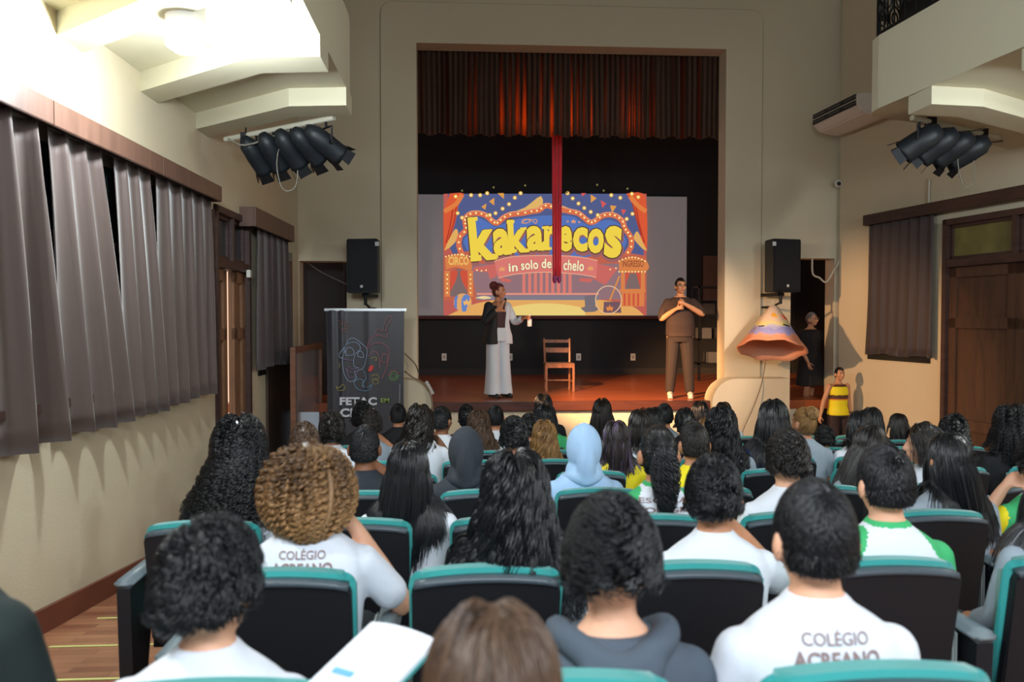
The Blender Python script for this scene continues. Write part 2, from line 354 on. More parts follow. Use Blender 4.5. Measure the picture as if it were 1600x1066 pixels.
# ------------------------------------------------------------------ balconies
def offset_poly(P, d):
    Q = []
    for i, p in enumerate(P):
        a = Vector(P[max(i-1, 0)]); b = Vector(P[min(i+1, len(P)-1)]); t = (b-a).normalized(); n = Vector((t.y, -t.x)); Q.append((p[0]+n.x*d, p[1]+n.y*d))
    return Q
def strip(bm, P, Q, z0, z1):
    rings = [[(p[0], p[1], z0), (q[0], q[1], z0), (q[0], q[1], z1), (p[0], p[1], z1)] for p, q in zip(P, Q)]; ringloft(bm, rings)
SOF, BOT, FT = 3.24, 3.10, 3.86
def balcony(side):
    # outline of the open edge, from the rear of the hall to the side wall at the stage end
    if side < 0:
        P = [(-.88, -3), (-.88, 2), (-.88, 6.72), (-.90, 6.92), (-.97, 7.07), (-1.08, 7.16), (-1.35, 7.28), (LX(8.1), 8.1)]; wall = [(LX(8.1)-.02, 8.1), (-2.5, -3)]
    else:
        fx = lambda y: 3.60-.09*(y-6.53)
        P = [(fx(-3), -3), (fx(2), 2), (fx(6.9), 6.9), (3.585, 7.04), (3.65, 7.16), (3.76, 7.22), (4.1, 7.34), (RX(8.3), 8.5)]; wall = [(RX(8.5)+.02, 8.5), (RX(-3)+.02, -3)]
    bm = B(); poly = P+wall
    prism(bm, [(x, y, SOF) for x, y in poly], (0, 0, .1))
    inner = offset_poly(P, -.1 if side > 0 else .1)
    inner = [(p[0]-(.1 if side < 0 else -.1), p[1]) if i < 3 else ((p[0]+q[0])/2, q[1]-.1) if False else q for i, (p, q) in enumerate(zip(P, offset_poly(P, .1*(-1 if side < 0 else 1))))]
    strip(bm, P, inner, SOF+.1, FT)
    lip = offset_poly(P, .012*(1 if side < 0 else -1))
    # cross beams under the slab, kinked in plan
    ys = [6.52, 5.32, 4.12, 2.92, 1.72, .52, -.68, -1.88]
    for y in ys:
        if side < 0: A = [(-.878, y), (-1.33, y+.06), (LX(y)-.02, y+.93)]
        else:
            yy = y-.32; A = [(3.60-.09*(yy-6.53)+.002, yy), (4.08-.09*(yy-6.2), yy+.05), (RX(yy+1.2)+.02, yy+1.18)]
        strip(bm, A, [(p[0], p[1]+.33) for p in A], BOT, SOF+.01)
    o = struct('balcony_left' if side < 0 else 'balcony_right', bm, mat('balcony_plaster', '#cdc8ae', .8, var=.03, vscale=1.5))
    # railing
    t = thing('balcony_railing', ['wrought iron scroll railing on top of the left balcony edge', 'wrought iron scroll railing on top of the right balcony edge'][side > 0], 'railing', (P[3][0], P[3][1], FT))
    base = Vector((P[3][0], P[3][1], FT)); ctr = offset_poly(P, .05*(-1 if side < 0 else 1))
    path = [(p[0], p[1]) for p in ctr]
    # resample
    pts = []
    for a, b in zip(path[1:-1], path[2:]):
        Ld = math.dist(a, b); k = max(1, int(Ld/.14)); pts += [(a[0]+(b[0]-a[0])*i/k, a[1]+(b[1]-a[1])*i/k) for i in range(k)]
    iron = mat('black_iron', '#131517', .5, .3)
    bm = B()
    for z in (.04, .82): tube(bm, [(p[0]-base.x, p[1]-base.y, z) for p in pts], .018, 6)
    obj('rail', bm, iron, t)
    bm = B()
    for i in range(0, len(pts)-1, 1):
        a = Vector((*pts[i], 0)); b = Vector((*pts[i+1], 0)); c = (a+b)/2-Vector((base.x, base.y, 0)); d = (b-a).normalized()
        if a.y < 1.5: continue
        if i % 6 == 0: tube(bm, [c+Vector((0, 0, 0)), c+Vector((0, 0, .85))], .02, 6); continue
        for zc, r in ((.25, .1), (.58, .1)):
            tube(bm, [c+d*(r*(1-k/30)*math.cos(k*.5)*(.75))+Vector((0, 0, zc+1.25*r*(1-k/30)*math.sin(k*.5))) for k in range(24)], .009, 4)
        tube(bm, [c+d*.07+Vector((0, 0, .04)), c+d*.07+Vector((0, 0, .82))], .008, 4)
    obj('scrollwork', bm, iron, t)
balcony(-1); balcony(1)
# dark box added as a backing in place of black cloth behind the railing
t = thing('dark_backing', 'dark backing box in place of black cloth behind the right balcony railing', 'case', (3.78, 6.62, SOF+.2))
bm = B(); box(bm, -.02, .24, -.34, .3, 0, 1.4, bev=.01); obj('backing_body', bm, mat('black_backing', '#121314', .6), t)
bm = B(); box(bm, .0, .2, -.1, .1, 1.4, 1.43, bev=.01); obj('backing_lid', bm, mat('dark_metal', '#1c1d20', .5, .6), t)
# soffit lamps
def soffit_lamp(x, y, lab):
    t = thing('ceiling_lamp', lab, 'lamp', (x, y, SOF), group='surface lamps under the balconies')
    bm = B(); cyl(bm, (0, 0, 0), (0, 0, -.30), .105, 28); obj('housing', bm, mat('white_enamel', '#f2f2ee', .4), t, True)
    bm = B(); cyl(bm, (0, 0, -.301), (0, 0, -.33), .10, 28, .06); obj('diffuser', bm, emat('lamp_glow', '#ffffff', 14), t, True)
soffit_lamp(-1.50, 4.68, 'round white surface lamp glowing under the left balcony')

# ------------------------------------------------------------------ left door (double, ajar) and transom
dk = wood_mat('dark_red_wood', '#35201c', '#46302a', .5, (1, 1, 8), 2)
lw = wood_mat('worn_brown_wood', '#6d4a33', '#86603f', .5, (6, 6, .8), 2)
def opening_frame(name, M, xa, xb, zt, zb, ztr, mull=True, leafm=lw, gap=0.0, n=1, glass=(None, None), out=.03):
    t = empty(name); t['kind'] = 'structure'
    f = .07
    bm = B(); box(bm, xa, xa+f, -.12, out, zb, zt, M, .006); box(bm, xb-f, xb, -.12, out, zb, zt, M, .006); box(bm, xa, xb, -.12, out, zt-f, zt, M, .006); box(bm, xa+f, xb-f, -.12, out-.005, ztr-.05, ztr+.04, M, .006)
    if mull: box(bm, (xa+xb)/2-.03, (xa+xb)/2+.03, -.1, out-.01, ztr, zt-f, M, .004)
    obj('door_frame', bm, dk, t)
    mid = (xa+xb)/2
    for k, (a, b) in enumerate(((xa+f, mid-gap), (mid+gap, xb-f))):
        bm = B(); w = b-a
        box(bm, a, b, -.08, -.05, zb, ztr-.055, M)
        for z0, z1 in ((zb, zb+.16), (zb+.95, zb+1.07), (ztr-.75, ztr-.63), (ztr-.17, ztr-.055)): box(bm, a, b, -.05, -.02, z0, z1, M, .004)
        box(bm, a, a+.11, -.05, -.02, zb, ztr-.055, M, .004); box(bm, b-.11, b, -.05, -.02, zb, ztr-.055, M, .004)
        lf = obj('door_leaf', bm, leafm, t)
        if k == 0:
            bm = B(); box(bm, b-.07, b-.04, -.02, .02, 1.0+zb, 1.14+zb, M, .004); obj('door_handle', bm, mat('old_brass', '#5b4a34', .4, .8), lf)
        if glass[k] is not None:
            bm = B(); g0 = xa+f if k == 0 else mid+.03; g1 = mid-.03 if k == 0 else xb-f
            box(bm, g0, g1, -.07, -.05, ztr+.04, zt-f, M); gl = obj('transom_pane', bm, glass[k], t)
            bm = B()
            for (p, q, r_, s_) in ((g0, g0+.035, ztr+.04, zt-f), (g1-.035, g1, ztr+.04, zt-f), (g0, g1, ztr+.04, ztr+.075), (g0, g1, zt-f-.035, zt-f)): box(bm, p, q, -.05, -.02, r_, s_, M)
            obj('pane_frame', bm, dk, gl)
    return t
gdark = mat('dark_glass', '#15181b', .25, var=.3, vscale=6)
YD = (ML @ Vector(((dA+dB)/2, 0, 0))).y
opening_frame('door_1', ML, dA, dB, dtop, floorz(YD)-.05, sL(355, 413).z, gap=.12, glass=(gdark, gdark))
bm = B(); box(bm, dA-6, dB+.2, -1.0, -.98, -1.3, 2.7, ML); struct('daylight_plane', bm, emat('daylight_glow', '#ffcfae', 1.3))  # added glowing plane, puts daylight into the gap between the door leaves
# right door
ra, rb = sR(1486).x, sR(1700).x
gst = mat('stained_glass', '#6a6334', .3, var=.7, vscale=5); N, L = nodes(gst)
opening_frame('door_2', frame(tuple((MR @ Vector((0, .11, 0))).xy), (-.152, 1, 0), (-1, -.152, 0)), ra-2.05, ra, sR(1490, 344).z, floorz(9.2)-.05, sR(1490, 412).z, leafm=wood_mat('dull_brown_door', '#3f2a1e', '#573a28', .5, (6, 6, .8), 1.5), n=2, glass=(gdark, gst))

# ------------------------------------------------------------------ windows behind the curtains, valances, curtains
bm = B(); box(bm, sL(330, 500).x, 0.2, 0, .02, .98, 2.44, ML); o = struct('window_1', bm, gdark)
bm = B()
for i in range(9):
    xx = sL(330).x+.02+i*.86; box(bm, xx, xx+.06, .02, .045, .98, 2.44, ML)
box(bm, sL(330).x, .2, .02, .045, 1.9, 1.95, ML); box(bm, sL(330).x, .2, .0, .06, .93, .98, ML); obj('window_frame', bm, dk, o)
bm = B(); box(bm, sR(1455).x, sR(1358).x, 0, .02, .9, 2.3, MR); o = struct('window_2', bm, gdark)
bm = B(); box(bm, sL(455).x, sL(402).x, 0, .02, .8, 2.3, ML); o = struct('window_3', bm, gdark)
vm = wood_mat('valance_wood', '#5c4338', '#6e5144', .45, (1, 8, 1), 1.2)
def valance(lab, M, a, b, off, z0, z1, joints=(), m=vm):
    w = M @ Vector(((a+b)/2, 0, z0)); t = thing('curtain_box', lab, 'curtain box', w)
    Ti = Matrix.Translation(-w) @ M; ed = [a, *joints, b]
    for p, q in zip(ed[:-1], ed[1:]):
        bm = B(); box(bm, p+.002, q-.002, off-.025, off, z0, z1, Ti, .004); obj('front_board', bm, m, t)
    bm = B(); box(bm, a, b, 0, off-.026, z1-.02, z1, Ti); obj('top_board', bm, m, t)
    for p, q in ((a, a+.022), (b-.022, b)):
        bm = B(); box(bm, p, q, 0, off-.026, z0, z1-.021, Ti); obj('end_board', bm, m, t)
    bm = B(); cyl(bm, Ti @ Vector((a+.03, off*.55, z0+.02)), Ti @ Vector((b-.03, off*.55, z0+.02)), .012, 8); obj('curtain_rail', bm, mat('dark_metal', '#1c1d20', .5, .6), t)
va, vb = sL(347, 300, .2).x, .9
valance('long reddish wooden curtain box above the left wall curtains', ML, va, vb, .2, 2.475, 2.61, (sL(256, 300, .2).x, sL(86, 300, .2).x))
valance('short wooden curtain box above the small curtain near the left doorway', ML, sL(460, 340, .17).x, sL(400, 340, .17).x, .17, 2.40, 2.60)
valance('long dark red wooden curtain box on the right wall', MR, -1, sR(1348, 345, .15).x, .15, sR(1348, 353, .15).z, sR(1348, 337, .15).z, m=dk)
cb = mat('brown_curtain', '#4a3a34', .62, sheen=.5, var=.12, vscale=2)
def wallcurtain(M, x0, x1, t0, t1, z0, z1, off, n, A, lab, seed, g, m=cb):
    cxm = (x0+x1)/2; w = M @ Vector((cxm, off, z0))
    bm = pleated(x0, x1, off, z0, z1, n, A, 10, top=(t0, t1), seed=seed, vseg=14, hemjit=.012, flare=1)
    Ti = Matrix.Translation(-w) @ M
    for v in bm.verts: v.co = Ti @ v.co
    t = obj('window_curtain', bm, m, smooth=True); t.location = w; tag(t, lab, 'curtain', g)
GC = 'brown curtains on the left wall window'
s = lambda px, o_=.1: sL(px, 500, o_).x
for i, (b0, b1, t0, t1, n, A, lab) in enumerate((
    (97, -230, 62, -200, 5, .07, 'nearest brown curtain panel on the left wall, cut by the photo edge'),
    (207, 108, 163, 78, 3, .06, 'wide brown curtain panel, second from the photo edge on the left wall'),
    (262, 203, 238, 181, 3, .05, 'slender brown curtain panel, third from the photo edge on the left wall'),
    (336, 258, 333, 247, 5, .035, 'farthest brown curtain panel in the row on the left wall beside the ajar door'))):
    wallcurtain(ML, s(b0), s(b1), s(t0), s(t1), .76 if i < 3 else .78, 2.49, .1, n, A, lab, i+2, GC)
wallcurtain(ML, sL(457, 500, .09).x, sL(404, 500, .09).x, sL(452, 500, .09).x, sL(404, 500, .09).x, sL(430, 572, .09).z, 2.42, .09, 5, .03, 'short brown curtain hanging between the ajar door and the left stage doorway', 9, GC+' end', mat('dark_brown_curtain', '#3b3030', .7, sheen=.3))
wallcurtain(MR, sR(1458, 500, .09).x, sR(1353, 500, .09).x, sR(1458, 500, .09).x, sR(1356, 500, .09).x, sR(1400, 556, .09).z, sR(1350, 348, .09).z, .08, 7, .035, 'dark brown curtain on the right wall beside the wooden door', 12, 'right wall curtain', mat('dark_brown_curtain', '#3b3030', .7, sheen=.3))
# thin dark brown sheet on the wall under the small left window
bm = B(); box(bm, sL(458).x, sL(414).x, .0, .03, floorz(9)-.1, .95, ML); struct('trim_6', bm, mat('dark_sheet', '#43352c', .35, var=.3, vscale=3))
# steps at the right doorway
bm = B()
X0, X1 = x_(1236), 5.5
for y0, z1 in ((10.35, -.70), (10.7, -.50), (11.05, -.32), (11.4, -.12), (11.75, .04), (12.05, STAGE-.12)): box(bm, X0, RX(y0+.3)-.02 if y0 < 11.6 else 5.45, y0, 12.3, -1.2, z1)
struct('stair_steps', bm, mat('dark_step', '#1d1817', .7))
# ================================================================== STAGE PROPS AND FIXTURES
BK = mat('black_plastic', '#14161a', .55, bump=.05, bscale=200)
DM = mat('dark_metal', '#1c1d20', .5, .6)
# ---- screen with its lit picture
SY = 16.6
class Pane:                                  # flat picture in a vertical plane, drawn from pixel measures
    def __init__(s, Y, parent): s.Y = Y; s.p = parent; s.k = 0
    def pt(s, x, y, d=0): return atY(x, y, s.Y)+Vector((0, -d, 0))
    def lay(s): s.k += 1; return .004*s.k
    def poly(s, name, P, m, lay=None):
        d = lay or s.lay(); bm = B(); v = [bm.verts.new(s.pt(x, y, d)) for x, y in P]
        f = bm.faces.new(v); bmesh.ops.triangulate(bm, faces=[f]); return s.fin(name, bm, m)
    def fin(s, name, bm, m):
        for f in bm.faces:
            f.normal_update()
            if f.normal.y > 0: f.normal_flip()
        me = bpy.data.meshes.new(name); bm.to_mesh(me); bm.free(); o = link(name, me, m, s.p); o.matrix_parent_inverse = s.p.matrix_world.inverted(); return o
    def multi(s, name, polys, m, lay=None):
        d = lay or s.lay(); bm = B()
        for P in polys:
            f = bm.faces.new([bm.verts.new(s.pt(x, y, d)) for x, y in P]); bmesh.ops.triangulate(bm, faces=[f])
        return s.fin(name, bm, m)
    def strip(s, name, paths, w, m, lay=None, close=False):
        d = lay or s.lay(); bm = B()
        for P in paths:
            n = len(P); vs = []
            for i, (x, y) in enumerate(P):
                a = P[max(i-1, 0)]; b = P[min(i+1, n-1)]
                if close: a = P[i-1]; b = P[(i+1) % n]
                tx, ty = b[0]-a[0], b[1]-a[1]; l = math.hypot(tx, ty) or 1; nx, ny = -ty/l*w/2, tx/l*w/2
                vs.append((bm.verts.new(s.pt(x+nx, y+ny, d)), bm.verts.new(s.pt(x-nx, y-ny, d))))
            for i in range(n if close else n-1): q = vs[(i+1) % n]; bm.faces.new((vs[i][0], q[0], q[1], vs[i][1]))
        return s.fin(name, bm, m)
    def dots(s, name, C, r, m, lay=None, n=10):
        return s.multi(name, [[(x+(rr if (rr := (q[0] if q else r)) else r)*math.cos(2*PI*k/n), y+(q[0] if q else r)*math.sin(2*PI*k/n)) for k in range(n)] for x, y, *q in C], m, lay)
    def glyph(s, name, ch, x0, y0, x1, y1, m, off=.02, lay=None, rot=0, grow=0, spacing=1):
        d = lay or s.lay(); me = text_mesh(ch, off, spacing=spacing); a = verts_np(me); mn = a.min(0); mx = a.max(0)
        u = (a[:, 0]-mn[0])/(mx[0]-mn[0]); v = 1-(a[:, 1]-mn[1])/(mx[1]-mn[1])
        X = x0-grow+u*(x1-x0+2*grow); Yp = y0-grow+v*(y1-y0+2*grow)
        if rot:
            cx, cy = (x0+x1)/2, (y0+y1)/2; r = math.radians(rot); X, Yp = cx+(X-cx)*math.cos(r)-(Yp-cy)*math.sin(r), cy+(X-cx)*math.sin(r)+(Yp-cy)*math.cos(r)
        if callable(getattr(s, 'warp', None)): X, Yp = s.warp(X, Yp)
        set_verts(me, np.array([s.pt(x, y, d) for x, y in zip(X, Yp)])); me.name = name
        o = link(name, me, m, s.p); o.matrix_parent_inverse = s.p.matrix_world.inverted(); return o
def cat(P, k=5): return [(p.x, p.y) for p in smoothpts([(x, y, 0) for x, y in P], k)]
p0 = atY(862, 494, SY)
T = thing('projection_screen', 'wide grey projection screen on the black stage wall showing a circus title picture', 'screen', p0)
bpy.context.view_layer.update()
bm = B(); a = atY(560, 303, SY+.02); b = atY(1072, 494, SY+.02)
box(bm, a.x, b.x, SY+.01, SY+.03, b.z, a.z); o = obj('screen_surface', bm, mat('screen_cloth', '#8f8f92', .9, emis='#a8a4a8', estr=.16), T); o.matrix_parent_inverse = T.matrix_world.inverted()  # faint self-glow stands for the projector's grey light on the cloth
V = Pane(SY, T)
E = lambda n, c, k=1: emat('picture_'+n, c, k)
V.poly('picture_background', [(693, 303), (1010, 303), (1010, 493), (693, 493)], E('red', '#c8645a'))
V.poly('picture_sky', [(700, 303), (1002, 303), (1006, 400), (985, 412), (715, 412), (699, 380)], E('sky', '#5a6494'))
V.poly('picture_tent', [(693, 400), (735, 392), (760, 408), (940, 410), (985, 396), (1010, 400), (1010, 470), (693, 470)], E('tentred', '#cf6a52'))
V.poly('picture_tent_wall', [(735, 412), (985, 412), (975, 468), (745, 468)], E('mauve', '#9c7a80'))
V.multi('picture_drapes', [[(x, 420), (x+5, 420), (x+5, 459), (x, 459)] for x in range(816, 892, 9)], E('coral', '#e88478'))
V.poly('picture_ring_floor', cat([(700, 493), (745, 474), (800, 467), (860, 466), (930, 468), (985, 478), (1006, 493)], 4), E('floor', '#f2b468'))
V.poly('picture_ring_light', cat([(790, 493), (800, 480), (850, 474), (905, 480), (915, 493)], 4), E('floorlight', '#fbdc84'))
V.multi('picture_ring_wall', [[(745, 458), (935, 458), (935, 461), (745, 461)]], E('pink', '#f09c8a'))
V.multi('picture_ring_edge', [[(745, 462), (935, 462), (935, 469), (745, 469)]], E('greyblue', '#8c8490'))
# side drapes of the picture
V.poly('picture_curtain', cat([(703, 303), (725, 303), (716, 322), (712, 345), (703, 375), (694, 393), (693, 345), (693, 330)], 3), E('orange', '#e8603c'))
V.poly('picture_curtain', cat([(978, 303), (1004, 303), (1010, 330), (1010, 392), (1003, 380), (996, 350), (990, 325)], 3), E('orange', '#e8603c'))
V.strip('picture_curtain_folds', [cat([(708, 322), (704, 350), (697, 380)]), cat([(713, 322), (710, 345), (701, 375)]), cat([(992, 320), (998, 350), (1006, 380)]), cat([(987, 316), (993, 340), (1001, 368)])], 2, E('deepred', '#b8402e'))
V.strip('picture_curtain_swag', [cat([(722, 305), (712, 320), (694, 331)]), cat([(984, 308), (996, 322), (1009, 331)])], 7, E('swag', '#f08848'))
V.multi('picture_flames', [cat([(694, 392), (703, 372), (712, 358), (716, 365), (712, 378), (702, 388)], 3), cat([(1010, 392), (1003, 378), (995, 362), (989, 372), (996, 382), (1004, 390)], 3)], E('gold', '#f0b868'))
# marquee arch with bulbs
arch = cat([(722, 398), (717, 384), (719, 370), (728, 360), (727, 350), (727, 342), (735, 335), (748, 334), (760, 338), (770, 347), (777, 349), (785, 342), (797, 336), (815, 334), (830, 331), (842, 329), (852, 322), (866, 325), (890, 331), (903, 334), (912, 341), (921, 348), (929, 346), (940, 338), (952, 336), (963, 339), (972, 347), (975, 357), (980, 364), (985, 373), (985, 386), (978, 398)], 3)
V.poly('picture_marquee_field', cat([(730, 392), (724, 376), (735, 362), (733, 345), (748, 341), (765, 350), (778, 356), (800, 345), (842, 338), (890, 338), (905, 345), (921, 354), (945, 344), (966, 350), (972, 365), (978, 378), (972, 392)], 3)+[(900, 405), (800, 405)], E('blue', '#5c7cc4'))
V.multi('picture_tent_peak', [cat([(795, 335), (820, 325), (845, 307), (845, 331), (820, 334)], 3), cat([(878, 322), (895, 329), (900, 334), (878, 333)], 3)], E('peak', '#f0c070'))
V.strip('picture_marquee', [arch], 8.5, E('marquee', '#e87850'))
V.strip('picture_marquee_edge', [[(x, y-3.4) for x, y in arch[12:-12]]], 1.2, E('marqueeedge', '#f8b088'))
V.dots('picture_bulbs', [(x, y) for x, y in arch[::2]], 1.5, E('bulb', '#fff0a0', 1.25))
ga = [(712, 308), (736, 306), (750, 306), (761, 303), (804, 310), (795, 320), (785, 327), (774, 334), (813, 303), (765, 337), (886, 303), (894, 311), (903, 319), (912, 326), (922, 332), (933, 337), (954, 306), (968, 310), (996, 309), (986, 304), (722, 341), (715, 334), (987, 335), (978, 343)]
V.dots('picture_string_lights', [(x, y) for x, y in ga], 3.2, E('stringlight', '#f4b84c'))
V.dots('picture_string_lights', [(x, y) for x, y in ga], 1.6, E('stringlightcore', '#fff4b8', 1.3))
V.dots('picture_faint_bulbs', [(771, 294), (820, 291), (722, 299), (932, 290), (942, 299), (979, 296), (885, 302)], 1.7, E('faint', '#8c8854', .8), n=8)
V.multi('picture_pennants', [[(777, 303), (787, 303), (787, 312)], [(764, 316), (772, 310), (772, 322)], [(752, 324), (760, 319), (758, 329)], [(922, 305), (931, 311), (922, 318)], [(952, 322), (962, 323), (955, 334)]], E('pennant', '#f0a850'))
V.multi('picture_pennants', [[(907, 303), (915, 303), (909, 308)], [(937, 314), (946, 319), (940, 326)], [(969, 328), (977, 329), (972, 337)]], E('pennantred', '#e8605c'))
def star(x, y, r): return [(x+(r if k % 2 == 0 else r*.42)*math.sin(PI*k/5), y-(r if k % 2 == 0 else r*.42)*math.cos(PI*k/5)) for k in range(10)]
V.multi('picture_stars', [star(895, 347, 4), star(904, 348, 2), star(886, 347, 2)], E('starpink', '#f0a878'))
V.strip('picture_flourish', [cat([(814, 350), (822, 344), (828, 347), (818, 350), (816, 345), (828, 344), (836, 350), (838, 345), (832, 344)])], 1.3, E('starpink', '#f0a878'))
# title letters, each with a dark rim
V.lay(); L0 = V.lay(); L1 = V.lay(); L2 = V.lay()
dkr = E('rim', '#5a4038'); ylw = E('yellow', '#fbdc50', 1.05); shd = E('rose', '#a86a68')
LET = [('k', 733, 340, 774, 408, -5, 1), ('a', 770, 358, 797, 400, -4, 1), ('k', 793, 344, 824, 396, -3, 1), ('a', 822, 354, 849, 393, -2, 1), ('r', 849, 354, 869, 392, 0, 1), ('e', 871, 354, 893, 394, 2, 1), ('c', 894, 356, 917, 394, 2, 1), ('o', 917, 358, 942, 397, 3, 1), ('s', 943, 354, 970, 404, 4, 1)]
for ch, a0, b0, a1, b1, rt, _ in LET:
    V.glyph('picture_letter_shadow', ch, a0+1, b0+3, a1+1, b1+4, shd, .05, L0, rt, 2.8)
    V.glyph('picture_letter_rim', ch, a0, b0, a1, b1, dkr, .05, L1, rt, 1.7)
    V.glyph('picture_letter', ch, a0, b0, a1, b1, ylw, .045, L2, rt)
ser = [(731, 341, 746, 347), (735, 400, 752, 409), (763, 398, 778, 405), (756, 360, 768, 364), (791, 346, 803, 351), (796, 391, 807, 396), (813, 390, 827, 395), (812, 357, 822, 361), (848, 388, 861, 392), (846, 355, 856, 359), (792, 394, 799, 399), (845, 389, 851, 393)]
V.multi('picture_letter_serifs', [[(a_, b_), (c_, b_-1), (c_, d_-1), (a_, d_)] for a_, b_, c_, d_ in ser], ylw, L2+.0005)
# ribbon
top = cat([(772, 409), (800, 402), (850, 400), (900, 402), (932, 408)]); bot = cat([(778, 435), (806, 429), (850, 426), (900, 429), (930, 434)])
V.multi('picture_ribbon_tail', [[(742, 418), (774, 413), (776, 432), (765, 437), (762, 426), (738, 424)], [(930, 412), (964, 420), (946, 424), (944, 446), (925, 436)], [(780, 434), (800, 438), (795, 442), (782, 440)], [(905, 435), (925, 436), (922, 442), (903, 440)]], E('ribbontail', '#d87068'))
V.poly('picture_ribbon', top+bot[::-1], E('ribbon', '#e8827a'))
V.strip('picture_ribbon_edge', [top, bot], 1.4, E('ribbonedge', '#f8b494'))
V.multi('picture_stars', [star(784, 421, 5), star(921, 420, 5)], E('stargold', '#f4ac70'))
tx = E('cream', '#fdf6c8', 1.1); td = E('rimtext', '#a85c58'); Lt = V.lay(); Lu = V.lay()
for w_, a0, b0, a1, b1, rt in (('in', 794, 412, 808, 425, -4), ('solo', 813, 407, 840, 422, -4), ('del', 845, 405, 864, 420, 0), ('chelo', 879, 407, 911, 424, 4)):
    V.glyph('picture_ribbon_word_rim', w_, a0, b0, a1, b1, td, .04, Lt, rt, .8, 1.05); V.glyph('picture_ribbon_word', w_, a0, b0, a1, b1, tx, .02, Lu, rt, 0, 1.05)
# booths, ball, hat, hoop
V.multi('picture_booth', [cat([(696, 404), (715, 399), (734, 406), (736, 424), (715, 418), (697, 422)], 3), [(695, 424), (703, 424), (703, 464), (695, 464)], [(731, 424), (739, 424), (739, 464), (731, 464)], cat([(965, 410), (985, 402), (1007, 408), (1008, 424), (965, 426)], 3), [(968, 426), (974, 426), (974, 454), (968, 454)], [(999, 426), (1005, 426), (1005, 454), (999, 454)], [(966, 452), (1006, 452), (1006, 457), (966, 457)], [(969, 457), (1004, 457), (1004, 479), (969, 479)]], E('booth', '#e88a50'))
V.multi('picture_booth_opening', [cat([(704, 464), (704, 430), (717, 421), (730, 430), (730, 464)], 3), [(975, 428), (998, 428), (998, 452), (975, 452)]], E('opening', '#86706e'))
V.multi('picture_booth_drapes', [cat([(704, 456), (704, 428), (715, 424), (712, 440)], 3), cat([(730, 456), (730, 428), (719, 424), (722, 440)], 3), cat([(975, 452), (975, 428), (981, 428), (977, 440)], 3), cat([(998, 452), (998, 428), (992, 428), (995, 440)], 3)]+[[(x, 459), (x+3, 459), (x+3, 478), (x, 478)] for x in (972, 979, 986, 993)], E('boothred', '#dc5a44'))
V.glyph('picture_booth_word', 'CIRCO', 701, 402, 732, 415, E('yellowtext', '#ffd070'), .02)
V.glyph('picture_booth_word', 'INGRESSO', 970, 408, 1003, 418, E('browntext', '#8a4a34'), .01)
bl = [(697+i*4.6, 402-3*math.sin(PI*i/8)) for i in range(9)]+[(965+i*5, 409-6*math.sin(PI*i/8)) for i in range(9)]+[(965+i*5, 425.5) for i in range(9)]+[(699, 430+i*7) for i in range(5)]+[(735, 430+i*7) for i in range(5)]+[(745, 423), (752, 424), (759, 423), (951, 422), (960, 420)]
V.dots('picture_bulbs', bl, 1.2, E('bulb', '#fff0a0', 1.25), n=8)
V.dots('picture_ball', [(723, 473, 14)], 14, E('ball', '#eeb070'), n=24)
V.multi('picture_ball_patch', [cat([(722, 487), (721, 470), (726, 461), (734, 464), (730, 478), (728, 487)], 3), cat([(710, 466), (716, 462), (713, 474), (714, 484), (710, 480)], 3)], E('ballblue', '#6c8cd0'))
V.multi('picture_ball_star', [star(729, 473, 6)], E('stargold2', '#fcc070'))
V.poly('picture_bench', cat([(742, 466), (755, 463), (768, 466), (755, 468)], 3), E('cream2', '#fce0a8'))
V.multi('picture_hat', [[(911, 463), (928, 461), (928, 480), (912, 480)], cat([(905, 482), (918, 478), (932, 481), (928, 487), (912, 488)], 3)], E('hat', '#80757c'))
V.multi('picture_pedestal', [[(941, 472), (966, 472), (968, 489), (940, 489)]], E('hatdark', '#7c5c64'))
V.multi('picture_pedestal_star', [star(950, 482, 6)], E('staror', '#f09050'))
V.strip('picture_cane', [[(965, 432), (950, 470)]], 2.2, E('cane', '#f09848'))
V.strip('picture_hoop', [[(948+20*math.cos(2*PI*k/32), 469+21.5*math.sin(2*PI*k/32)) for k in range(32)]], 1.5, E('hoop', '#f6c8a0'), close=True)
bm = B(); a = atY(693, 493, SY+.02); b = atY(1010, 500, SY+.02); box(bm, atY(560, 494, SY).x, atY(1072, 494, SY).x, SY+.01, SY+.04, b.z+.02, a.z+.003); o = obj('screen_hem', bm, mat('screen_hem', '#4a1c1c', .8), T); o.matrix_parent_inverse = T.matrix_world.inverted()
bm = B()
for q in (-1.6, 1.2): box(bm, p0.x+q-.02, p0.x+q+.02, SY+.03, 16.9, z_(303, SY)-.1, z_(303, SY)-.06)
o = obj('wall_bracket', bm, DM, T); o.matrix_parent_inverse = T.matrix_world.inverted()
# ---- aerial silk
SK = 12.9; sx0 = atY(861, 214, SK); se = atY(870, 442, SK); stop = TOP
t = thing('aerial_silk', 'long red cloth strips hanging above the stage centre, tied at the lower end', 'silk', (se.x, SK, stop))
def ribbon(px0, px1, pw0, pw1, zt, zb, ph, m, name):
    bm = B(); R = []
    for j in range(24):
        v = j/23; xc = (px0+(px1-px0)*v); w = pw0+(pw1-pw0)*v
        row = []
        for i in range(13):
            u = i/12-.5; row.append(bm.verts.new((xc+u*w-se.x, .025*math.sin(u*13+ph+v*2)+.01*math.sin(v*9+ph), zt+(zb-zt)*v-stop)))
        R.append(row)
    for j in range(23):
        for i in range(12): bm.faces.new((R[j][i], R[j][i+1], R[j+1][i+1], R[j+1][i]))
    bm.normal_update(); bmesh.ops.solidify(bm, geom=bm.faces[:], thickness=.006); obj(name, bm, m, t, True)
red = mat('red_silk', '#e4162e', .5, sheen=.4)
u_ = .0100
